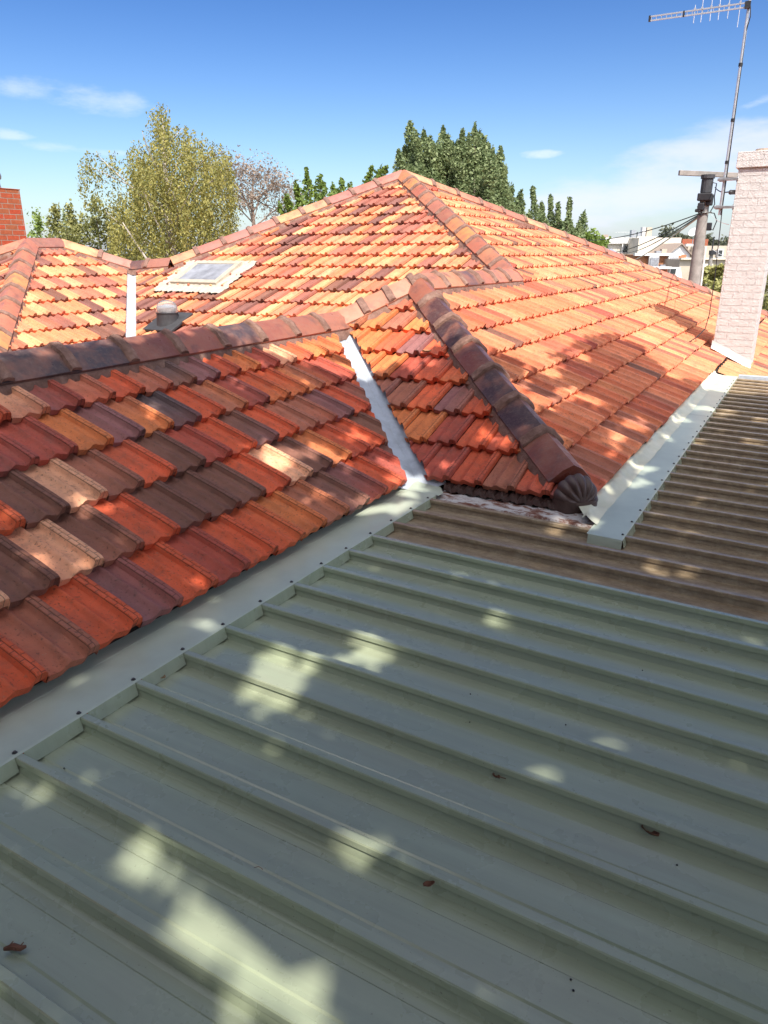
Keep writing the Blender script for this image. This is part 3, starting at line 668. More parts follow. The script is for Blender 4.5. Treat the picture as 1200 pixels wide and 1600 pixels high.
sheet(-9, 9, -1.80, XE, M['sage'], 'green_sheet', 'sage green ribbed sheet in the foreground', start=Y0R-9*PR-.1)
sheet(10, 12, -1.80, XE, M['brown'], 'brown_sheet', 'weathered brown ribbed sheet next to the green one', start=Y0R+9*PR+.020, end=Y0R+12.5*PR)
sheet(13, 38, -0.80, XE, M['brown'], 'brown_sheet', 'weathered brown ribbed sheet stretching back to the white chimney', start=Y0R+12.5*PR, end=Y0R+38.6*PR)
YEND = Y0R+38.6*PR
# apron along the near slope
xa0, xa1 = X1-.12, -1.743
def strip(mb, secs, ys, wob=0.0):
    n_ = len(secs(ys[0])); vs = []
    for y in ys: vs += [W(*p) for p in secs(y)]
    mb.add(vs, [(i*n_+k, i*n_+k+1, (i+1)*n_+k+1, (i+1)*n_+k) for i in range(len(ys)-1) for k in range(n_-1)])
ap = MB(); yend1 = 3.70
strip(ap, lambda y: [(xa0, y, -1.328), (X1+.035, y, -1.3285), (X1+.040, y, -1.3296), (xa1-.01, y, -1.3305), (xa1, y, -1.3325)], [-2.2+(yend1+2.2)*i/30 for i in range(31)])
def notch_front(mb, xa, k0, k1, ylo, yhi):
    e = .0145
    for k in range(k0, k1+2):
        ya = max(ylo, Y0R+(k-1)*PR+e); yb = min(yhi, Y0R+k*PR-e)
        if yb-ya < .03: continue
        m5 = 6
        for i in range(m5):
            y0_, y1_ = ya+(yb-ya)*i/m5, ya+(yb-ya)*(i+1)/m5
            g0 = .0035*math.sin(math.pi*i/m5)**2; g1 = .0035*math.sin(math.pi*(i+1)/m5)**2
            mb.quad(W(xa, y0_, -1.3325 if xa < -1 else ZM(xa)+.001), W(xa, y1_, -1.3325 if xa < -1 else ZM(xa)+.001), W(xa+.010, y1_, ZM(xa)-.041-g1), W(xa+.010, y0_, ZM(xa)-.041-g0))
nf = MB(); notch_front(nf, xa1, -9, 13, -2.2, yend1); nf.build('flashing_upstand', M['sage'], annex)
apo = ap.build('apron_flashing', M['sky_lit_flash'], annex); apo['label'] = 'wide sage green flashing strip along the foot of the near tiles'
apc = MB()   # rounded end piece below the valley
apc.add([W(xa0+.1, yend1, -1.328), W(X1+.25, yend1, -1.331), W(X1+.25, yend1+.06, -1.33), W(X1+.19, yend1+.15, -1.327), W(X1+.08, yend1+.19, -1.322), W(X1-.02, yend1+.19, -1.318), W(xa0+.1, yend1+.14, -1.318)], [(0, 1, 2, 3, 4, 5, 6)])
apc.build('flashing_end', M['sky_lit_flash'], annex)
# moulded apron below the big slope
ap2 = MB(); xb1 = -0.647; ys = [3.70+(YEND-3.70)*i/150 for i in range(151)]
def sec2(y):
    w_ = 0.007*math.sin(y*7.3)+0.006*math.sin(y*17+1)+0.004*math.sin(y*31)
    k_ = min(1, max(0, (y-3.74)/.2)); return [(X3+.05-.11*k_, y, -1.315+.015*k_), (X3+.058-.013*k_, y, -1.317+.015*k_), (X3+.062+w_*.6, y, -1.316+w_), (X3+.085+w_, y, -1.333+w_*.5), (X3+.125+w_*.5, y, -1.3445)]
strip(ap2, sec2, ys); a2 = ap2.build('moulded_flashing', M['cream'], annex, smooth=True); a2['label'] = 'creased cream flashing dressed up under the big slope'
ap3 = MB(); z2 = ZM(xb1)+.001
strip(ap3, lambda y: [(X3+.118, y, -1.3440), (X3+.125, y, -1.3465), (xb1-.008, y, z2+.0015), (xb1, y, z2)], [3.555+(YEND-3.555)*i/40 for i in range(41)])
ap3.quad(W(X3+.125, 3.555, -1.3465), W(xb1, 3.555, z2), W(xb1, 3.545, z2-.045), W(X3+.125, 3.545, -1.395))
nf = MB(); notch_front(nf, xb1, 12, 38, 3.56, YEND); nf.build('flashing_upstand', M['sage'], annex)
a3 = ap3.build('apron_flashing', M['sky_lit_flash'], annex); a3['label'] = 'flat green flashing strip beside the brown sheets'
for yj in (6.93,):
    sj = MB(); sj.quad(W(X3+.125, yj, -1.3440), W(xb1-.002, yj-.012, z2+.003), W(xb1-.002, yj-.016, z2+.003), W(X3+.125, yj-.005, -1.3440)); sj.build('lap_joint', M['lead'], annex)
ef = MB(); ef.bx(xb1+.004, XE, YEND-.02, YEND+.07, CZ-1.42, CZ-1.335); ef.build('end_flashing', M['valley'], annex)
def screw_at(x, y, z, s=1.0):
    b = MB(); c = W(x, y, z); b.lathe(c, [(.0085*s, 0), (.0085*s, .0018), (.0052*s, .002), (.005*s, .0062), (.003*s, .0072)], 6); return b
for k in range(-4, 13): screw_at(xa1-.018, Y0R+k*PR+random.uniform(-.006, .006), -1.3315).build('screw', M['screw'], annex)
for k in range(12, 38): screw_at(xb1-.016, Y0R+k*PR+random.uniform(-.005, .005), z2+.001).build('screw', M['screw'], annex)
st = MB()
st.bx(-1.72, XE-.1, Y0R-9*PR, 3.4, CZ-1.62, CZ-1.54); st.bx(-.6, XE-.1, 3.4, YEND-.05, CZ-1.62, CZ-1.54)
st.build('rafter_frame', M['bark'], annex)
for (x, y) in ((XE-.3, -.6), (XE-.3, 3.0), (XE-.3, 6.5), (XE-.3, YEND-.4)):
    b = MB(); b.bx(x-.05, x+.05, y-.05, y+.05, 0, CZ-1.62); b.build('post', M['white'], annex)
gt = MB(); gt.tube([W(XE+.04, Y0R-9*PR, -1.53), W(XE+.04, YEND, -1.53)], .06, 10); gt.build('gutter', M['sage'], annex)

# ------------------------------------------------------------------ skylight, domed vent (parts of the house)
def onF4p(x, y, h): return W(x, y, zF4(y)) + nmy*h
def f4box(mb, x0, x1, y0, y1, h0, h1): 
    mb.add([onF4p(x, y, h) for h in (h0, h1) for (x, y) in ((x0, y0), (x1, y0), (x1, y1), (x0, y1))], [(3, 2, 1, 0), (4, 5, 6, 7), (0, 1, 5, 4), (1, 2, 6, 5), (2, 3, 7, 6), (3, 0, 4, 7)])
sx0, sx1, sy0, sy1 = -7.97, -7.13, 8.02, 8.60; fw = .075
fr = MB()
f4box(fr, sx0, sx1, sy0, sy0+fw, .02, .088); f4box(fr, sx0, sx1, sy1-fw, sy1, .02, .088); f4box(fr, sx0, sx0+fw, sy0+fw, sy1-fw, .02, .087); f4box(fr, sx1-fw, sx1, sy0+fw, sy1-fw, .02, .087)
sky_o = fr.build('skylight', simple('cream_skylight_frame', (0.44, 0.39, 0.31), 0.5, 0.25, 8), house, bevel=.006); sky_o['label'] = 'cream-framed skylight in a crumpled cream flashing'
gl = MB(); f4box(gl, sx0+fw-.005, sx1-fw+.005, sy0+fw-.005, sy1-fw+.005, .060, .078); gl.build('pane', M['skyglass'], sky_o)
fl = MB(); gx, gy = 46, 34; vs = []
for i in range(gx):
    for j in range(gy):
        x = sx0-.20+(sx1-sx0+.42)*i/(gx-1); y = sy0-.19+(sy1-sy0+.24)*j/(gy-1)
        if j == 0: y += random.uniform(-.025, .02)
        if i == 0: x += random.uniform(-.04, .03)
        if i == gx-1: x += random.uniform(-.02, .02)
        inn = (sx0-.02 < x < sx1+.02) and (sy0-.02 < y < sy1+.02)
        v_ = ((y-Y4)*SL/GAUGE) % 1.0; h = .066-.030*v_+.004*math.sin((x-.05)*2*math.pi/TW*2)+random.uniform(-.004, .004)
        vs.append(onF4p(x, y, h))
fl.add(vs, [(i*gy+j, (i+1)*gy+j, (i+1)*gy+j+1, i*gy+j+1) for i in range(gx-1) for j in range(gy-1)])
fl.build('flashing', simple('crumpled_cream_flashing', (0.46, 0.42, 0.35), 0.6, 0.2, 14, .004), sky_o, smooth=True)
vx, vy = -7.20, 7.13
vb = MB(); f4box(vb, vx-.25, vx+.25, vy-.20, vy+.21, .03, .065); c0 = onF4p(vx, vy, .03)
vo_ = vb.build('roof_vent', M['rubber'], house, bevel=.008); vo_['label'] = 'black square-based roof vent with a clear dome'
vc = MB(); vc.lathe(c0, [(.150, -.08), (.138, .04), (.136, .125), (.143, .127), (.143, .138), (.11, .139)], 28); vc.build('collar', M['rubber'], vo_, smooth=False)
vd = MB(); vd.lathe(c0+Vector((0, 0, .138)), [(.138, 0), (.138, .025), (.131, .065), (.112, .105), (.08, .132), (.042, .147), (.004, .150)], 28); vd.build('dome', M['dome'], vo_, smooth=True)
vi = MB(); vi.lathe(c0+Vector((0, 0, .139)), [(.09, 0), (.11, .06), (.03, .08)], 20); vi.build('inner_cap', M['alu'], vo_)

# ------------------------------------------------------------------ chimneys (parts of the house)
def brick_stack(x0, x1, y0, y1, z0, z1, mat, courses, name, label, batter=0.0):
    m = MB(); m.bx(x0, x1, y0, y1, z0+CZ, z1+CZ)
    for (za, zb, ex) in courses: m.bx(x0-ex, x1+ex, y0-ex, y1+ex, za+CZ, zb+CZ)
    o = m.build(name, mat, house, bevel=.006); uvbox(o); o['label'] = label; return o
wc = brick_stack(-1.085, -.615, 10.66, 11.25, -1.9, .965, M['wbrick'], [(.966, 1.142, .03)], 'chimney', 'white painted brick chimney on the big slope carrying the antenna brackets')
wfl = MB(); nn = 26; vs = []
for i in range(nn):
    x = -1.10+.50*i/(nn-1); z = zF3(x)+.05; j = random.uniform(-.010, .010)
    vs += [W(x, 10.650, z+.10), W(x, 10.648, z+.03), W(x, 10.60+j, z+.004)]
wfl.add(vs, [(i*3+k, i*3+k+1, (i+1)*3+k+1, (i+1)*3+k) for i in range(nn-1) for k in range(2)])
wfl.build('chimney_flashing', M['white'], wc)
cw = MB(); cw.lathe(W(-.85, 10.95, 1.142), [(.13, 0), (.13, .02), (.11, .03), (.10, .05)], 16); cw.build('pot', M['rbrick'], wc)
bpos = at(-16, 340, 12.4)
rc = brick_stack(bpos.x-.62, bpos.x+.06, bpos.y, bpos.y+.6, -.9, bpos.z-CZ+.46, M['rbrick'], [(bpos.z-CZ+.461, bpos.z-CZ+.475, .008)], 'chimney', 'red brick chimney with a metal flue behind the left-hand roof')
fp = MB(); cc = Vector((bpos.x-.12, bpos.y+.3, bpos.z+.47)); fp.lathe(cc, [(.075, 0), (.06, .08), (.055, .14), (.09, .15), (.10, .20), (.09, .24), (.02, .26)], 18); fp.build('flue', M['galv'], rc, smooth=False)
br = MB(); q = Vector((bpos.x-.04-.15, bpos.y-.03, bpos.z)); 
for a, b in (((0, 0, .02), (0, 0, -.30)), ((-.25, 0, .02), (0, 0, .02)), ((-.25, 0, -.30), (0, 0, -.30)), ((0, 0, -.14), (.22, 0, -.145))): br.tube([q+Vector(a), q+Vector(b)], .014, 6)
br.build('pipe_bracket', M['galv'], rc)

# ------------------------------------------------------------------ antenna on the white chimney
ax, ay = -1.228, 10.68
ant = thing('tv_antenna', 'tall aluminium television antenna with a long boom, bracketed to the white chimney', 'antenna', W(ax, ay, .45))
m = MB(); m.tube([W(ax, ay, .44), W(ax, ay, 3.6)], .018, 10); m.build('mast', M['alu'], ant)
for z in (1.48, 2.06, 1.02): m = MB(); m.lathe(W(ax, ay, z), [(.024, 0), (.024, .035)], 10); m.build('clamp', M['black'], ant)
for z in (.845, .53):
    m = MB(); m.box(W((ax-1.085)/2-.03, ay-.03, z), (abs(ax+1.085)+.09, .045, .03)); m.box(W(ax-.02, ay-.03, z), (.07, .03, .05)); m.box(W(-1.088, ay+.02, z), (.006, .10, .07)); m.build('bracket', M['galv'], ant, bevel=.003)
bz = 2.672
m = MB(); m.box(W(ax-.545, ay-.03, bz+.022), (1.09, .014, .014)); m.box(W(ax-.545, ay-.03, bz-.022), (1.09, .014, .014))
for i in range(18): m.box(W(ax-1.07+i*.058, ay-.03, bz), (.006, .010, .045))
m.build('boom', M['alu'], ant)
for dx, sz in ((1.09, (.022, .03, .062)), (.70, (.018, .024, .062)), (.01, (.06, .04, .07))): m = MB(); m.box(W(ax-dx, ay-.03, bz), sz); m.build('clamp_block', M['black'], ant)
for i, (dx, l) in enumerate(((.09, .30), (.21, .26), (.31, .24), (.40, .21), (.50, .18), (.58, .15))):
    m = MB(); m.tube([W(ax-dx, ay-.03, bz+l*(1.0 if i % 2 == 0 else .5)), W(ax-dx, ay-.03, bz-.11-.1*(i == 0))], .005, 6); m.box(W(ax-dx, ay-.03, bz+.03), (.02, .02, .03)); m.build('element', M['alu'], ant)
m = MB(); pts = [W(ax+.02, ay-.03, 2.66), W(ax+.035, ay-.03, 2.55), W(ax+.01, ay-.01, 2.42), W(ax+.02, ay-.01, 1.2), W(ax+.022, ay-.01, .5), W(ax+.03, ay-.02, .3), W(ax+.05, ay-.03, -.3), W(ax+.05, ay-.05, -.75), W(ax+.03, ay-.10, -.93), W(ax-.03, ay-.25, -1.02), W(ax-.12, ay-.45, -1.09)]
m.tube(pts, .006, 6); m.build('cable', M['black'], ant)
# ------------------------------------------------------------------ plants
FH = Vector((FWD.x, FWD.y, 0)).normalized()
def leaf_cloud(name, centers, mat, parent, size=(.07, .045), down=0.0, var=.35, tone=None, up=None):
    c = np.asarray(centers, float); n = len(c)
    a = rng.normal(size=(n, 3)); a[:, 2] = a[:, 2]*.7 - down; a /= np.linalg.norm(a, axis=1)[:, None]
    b = rng.normal(size=(n, 3)); b -= a*(a*b).sum(1)[:, None]; b /= np.linalg.norm(b, axis=1)[:, None]
    s = np.clip(1+rng.normal(0, var, n), .45, 1.9)[:, None]
    nn_ = np.cross(a, b)
    L_, Wd = a*size[0]*.5*s, b*size[1]*.5*s
    v = np.stack([c-L_, c+Wd-L_*.1+nn_*size[1]*.08*s, c+L_, c-Wd-L_*.1+nn_*size[1]*.08*s], 1).reshape(-1, 3)
    f = np.arange(4*n).reshape(n, 4)
    me = bpy.data.meshes.new(name); me.from_pydata(v.tolist(), [], f.tolist())
    at_ = me.attributes.new('rnd', 'FLOAT', 'POINT')
    t = np.clip((tone if tone is not None else rng.random(n)*.6+.2) + rng.normal(0, .16, n), 0, 1)
    at_.data.foreach_set('value', np.repeat(t, 4).astype(np.float32))
    return link_mesh(name, me, mat, parent)
def limb(mb, a, b, r0, r1, bend=.12, n=6, seg=6):
    a, b = Vector(a), Vector(b); L = (b-a).length; o = Vector((random.uniform(-1, 1), random.uniform(-1, 1), random.uniform(-.3, .6)))*bend*L
    pts = [a.lerp(b, i/n) + o*math.sin(math.pi*i/n) for i in range(n+1)]
    mb.tube(pts, [r0+(r1-r0)*i/n for i in range(n+1)], seg); return pts
def inpoly(x, y, poly):
    c = False; j = len(poly)-1
    for i in range(len(poly)):
        if (poly[i][1] > y) != (poly[j][1] > y) and x < (poly[j][0]-poly[i][0])*(y-poly[i][1])/(poly[j][1]-poly[i][1])+poly[i][0]: c = not c
        j = i
    return c

def birch():
    D = 20.0; base = at(262, 420, D); base.z = 0
    t = thing('birch_tree', 'tall weeping birch with yellowing green leaves and a drooping left branch', 'tree', base)
    tr = MB(); top = at(254, 185, D)
    tp = limb(tr, base, at(262, 330, D), .17, .11, .02); limb(tr, tp[-1], top, .10, .008, .05, 10)
    ends = [(150, 240, -1), (128, 255, -.6), (205, 235, 1), (180, 262, .5), (300, 215, .6), (335, 232, -.8), (352, 262, 0), (285, 200, 1.2), (222, 205, -1.2), (195, 300, 1.4), (340, 310, 1.2), (270, 300, -1.8), (235, 290, 1.8), (165, 330, -.4), (310, 280, -1.5)]
    for ex, ey, dz in ends:
        s = at(262, min(400, ey+random.uniform(70, 110)), D)
        limb(tr, s, at(ex, ey, D+dz), .032, .006, .10, 7, 5)
    limb(tr, at(240, 420, D-1.2), at(190, 345, D-1.5), .035, .012, .06, 6, 5); limb(tr, at(262, 380, D-1.0), at(225, 300, D-1.4), .03, .012, .06, 6, 5)
    tr.build('trunk', M['birchbark'], t, smooth=True)
    out = [(250, 152), (262, 165), (266, 195), (290, 196), (312, 206), (345, 218), (362, 240), (368, 270), (360, 320), (366, 372), (350, 412), (190, 412), (165, 390), (172, 340), (160, 322), (170, 300), (200, 268), (196, 240), (205, 215), (228, 205), (232, 175)]
    arm = [(118, 262), (124, 238), (150, 232), (190, 236), (205, 255), (185, 270), (168, 262), (160, 290), (150, 298), (146, 268), (134, 275), (128, 300), (120, 290)]
    cs, tone = [], []
    cl = [(random.uniform(160, 368), random.uniform(155, 412), random.uniform(0, .55)) for _ in range(90)]
    def strand(px, py, dep, ln, poly):
        k = int(ln/.028); tn = random.uniform(.15, .7); sway = random.uniform(-.15, .15); p0 = at(px, py, dep)
        for i in range(k):
            q = p0 + Vector((sway*i*.03+random.gauss(0, .045), random.gauss(0, .05), -i*.030))
            cs.append(q); tone.append(tn)
    n_ = 0
    while n_ < 1350:
        x, y = random.uniform(115, 370), random.uniform(150, 405)
        if not inpoly(x, y, out): continue
        if random.random() < .12 + .75*(math.sin(x*.085+1)*math.sin(y*.06+x*.035) > .35): continue
        strand(x, y, D+random.gauss(0, 1.0), random.uniform(.5, 1.6) if y < 340 else .5, out); n_ += 1
    n_ = 0
    while n_ < 60:
        x, y = random.uniform(118, 205), random.uniform(228, 300)
        if not inpoly(x, y, arm): continue
        strand(x, y, D-.5+random.gauss(0, .3), random.uniform(.25, .8), arm); n_ += 1
    leaf_cloud('crown', cs, M['birchleaf'], t, (.068, .036), 1.0, tone=np.array(tone))
birch()

def twigs_tree():
    D = 27; base = at(395, 420, D); base.z = 0
    t = thing('bare_tree', 'leafless grey-brown tree with fine twigs between the birch and the bright green tree', 'tree', base)
    tr = MB(); top = at(392, 300, D); limb(tr, base, top, .14, .05, .03); cr = []
    def rec(a, d, L, r, lv):
        b = a + d*L
        limb(tr, a, b, r, r*.6, .08, 3, 4)
        if lv == 0:
            for _ in range(6): cr.append(b + Vector((random.gauss(0, .22), random.gauss(0, .22), random.gauss(0, .22))))
            return
        for _ in range(3):
            nd = (d + Vector((random.gauss(0, .42), random.gauss(0, .42), random.uniform(-.15, .42)))).normalized(); rec(a.lerp(b, random.uniform(.55, 1)), nd, L*random.uniform(.55, .8), r*.55, lv-1)
    for ex, ey in ((352, 262), (372, 258), (395, 254), (412, 256), (430, 272), (446, 292), (360, 290), (440, 315), (385, 290), (410, 290)):
        e = at(ex, ey+22, D+random.uniform(-1, 1)); s = base.lerp(top, random.uniform(.75, 1)); rec(s, (e-s).normalized(), (e-s).length*.62, .03, 4)
    tr.build('trunk', M['twig'], t)
    leaf_cloud('crown', cr, leaf_mat('sparse_brown_leaf', (0.27, 0.20, 0.16), (0.42, 0.34, 0.26)), t, (.085, .045), .4)
twigs_tree()

def plume_tree(name, label, cat, plumes, D, mat, leaf, dens, wpx, base_py=400, group=None, spread=.8, dz=.6, tone_shift=0.0):
    bx_ = sum(p[0] for p in plumes)/len(plumes); base = at(bx_, base_py, D); base.z = 0
    t = thing(name, label, cat, base, group); tr = MB(); cs, tone = [], []
    fork = at(bx_, base_py, D); limb(tr, base, fork, .15, .09, .02)
    sc = D/FPX
    for p in plumes:
        px, py = p[:2]; wd_ = (p[2] if len(p) > 2 else wpx)*sc*1.15; bot = p[3] if len(p) > 3 else base_py
        dd = D+random.gauss(0, dz); tip = at(px, py, dd); foot = at(px+(bx_-px)*.25, bot, dd)
        limb(tr, fork, foot, .06, .04, .06, 5, 5); limb(tr, foot, tip, .035, .006, .02, 6, 5)
        L = (tip-foot).length; k = int(dens*L*wd_*30)
        ph = random.uniform(0, 6)
        for _ in range(k):
            h = random.random()**.85; env = (1-h)**.42*min(1, h*3+.55)*(0.78+.32*math.sin(h*L*5.5+ph))
            a = random.uniform(0, 6.283); r = wd_*.5*env*math.sqrt(random.random())*1.05
            q = foot.lerp(tip, h) + RGT*(r*math.cos(a)) + FH*(r*math.sin(a)) + Vector((0, 0, random.gauss(0, .05)))
            cs.append(q); tone.append(.32+tone_shift+.28*math.sin(h*L*4+a+ph)*.6+random.gauss(0, .1))
    tr.build('trunk', M['bark'], t); leaf_cloud('crown', cs, mat, t, leaf, -.1, tone=np.array(tone)); return t
plume_tree('pear_tree', 'large dark green tree with many upright plumes behind the roof apex', 'tree',
           [(622, 236, 40), (640, 192, 44), (662, 205, 44), (676, 226, 40), (692, 200, 46), (706, 226, 40), (722, 206, 46), (742, 196, 40), (757, 215, 36), (770, 234, 36), (782, 232, 30), (790, 262, 34), (800, 292, 30), (815, 300, 30), (650, 250, 60), (700, 260, 70), (750, 270, 70), (780, 300, 60), (640, 262, 80), (668, 268, 90), (700, 272, 90), (730, 275, 90), (760, 285, 90), (790, 310, 70), (652, 222, 50), (685, 232, 60), (715, 238, 60), (748, 236, 60), (772, 256, 50), (806, 318, 40), (828, 335, 40), (632, 232, 44), (651, 214, 36), (672, 216, 40), (700, 214, 40), (732, 214, 44), (750, 208, 34), (764, 226, 40), (778, 246, 44), (786, 270, 50), (795, 300, 50), (815, 322, 50), (715, 224, 70), (670, 236, 70)],
           21, M['pearleaf'], (.078, .046), 40, 44, 385)
plume_tree('pear_tree', 'loose dark green tree with separate upright tips on the downhill side of the hip', 'tree',
           [(832, 294, 26), (846, 318, 26), (860, 308, 24), (872, 318, 22), (890, 312, 22), (912, 334, 24), (905, 350, 26), (850, 345, 40), (880, 350, 36)], 24, M['pearleaf'], (.085, .05), 46, 28, 395)
plume_tree('pear_tree', 'low bright green tree left of the roof apex', 'tree',
           [(478, 266, 26, 340), (462, 288, 30, 345), (446, 308, 30, 350), (500, 276, 28, 335), (520, 290, 24, 335), (534, 280, 22, 330), (548, 290, 20, 320), (582, 262, 18, 300), (596, 264, 18, 300), (605, 262, 18, 300), (436, 322, 22, 350)], 17, M['brightleaf'], (.09, .06), 30, 30, 345)
def shrub(name, label, blobs, D, mat, leaf=(.09, .055), n=900, group=None, rz=.5):
    bx_ = sum(b[0] for b in blobs)/len(blobs); base = at(bx_, blobs[0][1], D); base.z = 0
    t = thing(name, label, 'shrub' if name != 'tree' else 'tree', base, group); tr = MB(); cs, tone = [], []
    for b in blobs:
        px, py, rx, ry = b; c = at(px, py, D+random.gauss(0, .4)); limb(tr, base+Vector((random.gauss(0, .1), random.gauss(0, .1), 0)), c, .04, .012, .05, 5, 5); sc = D/FPX
        sub = [(random.gauss(0, .45), random.gauss(0, .45), random.gauss(0, .45)) for _ in range(9)]
        for _ in range(int(n/len(blobs))):
            s_ = random.choice(sub); v = [s_[i]+random.gauss(0, .30) for i in range(3)]
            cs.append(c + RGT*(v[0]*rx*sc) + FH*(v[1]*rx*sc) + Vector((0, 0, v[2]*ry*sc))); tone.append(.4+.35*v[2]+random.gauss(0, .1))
    tr.build('trunk', M['bark'], t); leaf_cloud('crown', cs, mat, t, leaf, .1, tone=np.array(tone)); return t
shrub('garden_shrub', 'feathery yellow-green shrub beside the red chimney', [(58, 360, 16, 26), (50, 380, 18, 20), (60, 350, 6, 16)], 19, M['brightleaf'], (.07, .045), 700)
shrub('garden_shrub', 'olive shrub below the birch arm', [(85, 372, 20, 24), (86, 345, 8, 18), (105, 365, 20, 25), (78, 392, 24, 20)], 21, M['shrubleaf'], (.09, .05), 1800)
shrub('garden_shrub', 'tall olive shrub against the birch trunk', [(135, 360, 24, 30), (150, 335, 16, 22), (165, 370, 24, 30), (125, 385, 30, 24), (118, 345, 10, 20)], 22, M['shrubleaf'], (.09, .055), 2800)
shrub('garden_shrub', 'thin dark pointed conifer poking above the olive shrubs', [(103, 352, 5, 16), (101, 340, 3, 10), (106, 368, 7, 14)], 23, M['pearleaf'], (.07, .03), 500)
shrub('garden_shrub', 'rounded green shrub where the hip meets the far houses', [(915, 372, 16, 14), (932, 384, 16, 16), (905, 386, 16, 14), (940, 395, 12, 12)], 33, M['brightleaf'], (.16, .10), 1800)
shrub('garden_shrub', 'dense olive-green shrub between the pole and the white chimney', [(1106, 430, 14, 12), (1120, 438, 14, 14), (1104, 450, 16, 14), (1124, 456, 14, 14), (1100, 466, 14, 10), (1124, 424, 8, 8), (1135, 440, 12, 18)], 20, M['shrubleaf'], (.10, .06), 3200)
shrub('garden_shrub', 'green shrub showing past the right edge of the white chimney', [(1205, 440, 16, 20), (1208, 470, 20, 22), (1200, 490, 16, 16), (1205, 510, 18, 12), (1190, 500, 12, 14)], 22, M['shrubleaf'], (.10, .06), 2200)
for (x, y, rx, ry, d, lb) in ((1049, 367, 13, 9, 150, 'hazy round tree above the cream parapet'), (1072, 374, 14, 8, 155, 'hazy low tree left of the utility pole'), (1106, 376, 10, 7, 150, 'hazy small tree right of the utility pole'), (1130, 388, 14, 16, 120, 'grey-green tree beside the white chimney on the horizon'), (1150, 384, 16, 18, 125, 'grey-green tree mostly hidden by the white chimney'), (1090, 382, 14, 8, 160, 'hazy tree straight behind the utility pole')):
    shrub('tree', lb, [(x, y, rx, ry), (x-rx*.6, y+4, rx*.7, ry*.7), (x+rx*.6, y+4, rx*.7, ry*.7)], d, M['farleaf'], (.55, .4), 900)
tl = MB(); cs = []
for i in range(3000):
    px = random.uniform(-700, 2000); d = random.uniform(170, 260); p = at(px, 0, d); p.z = random.uniform(0, 5.6+1.2*math.sin(px*.031)+.8*math.sin(px*.11)); cs.append(p)
to = leaf_cloud('far_treeline', cs, M['farleaf'], None, (2.6, 1.8)); tag(to, 'hazy belt of suburban trees along the horizon', 'trees', kind='stuff')

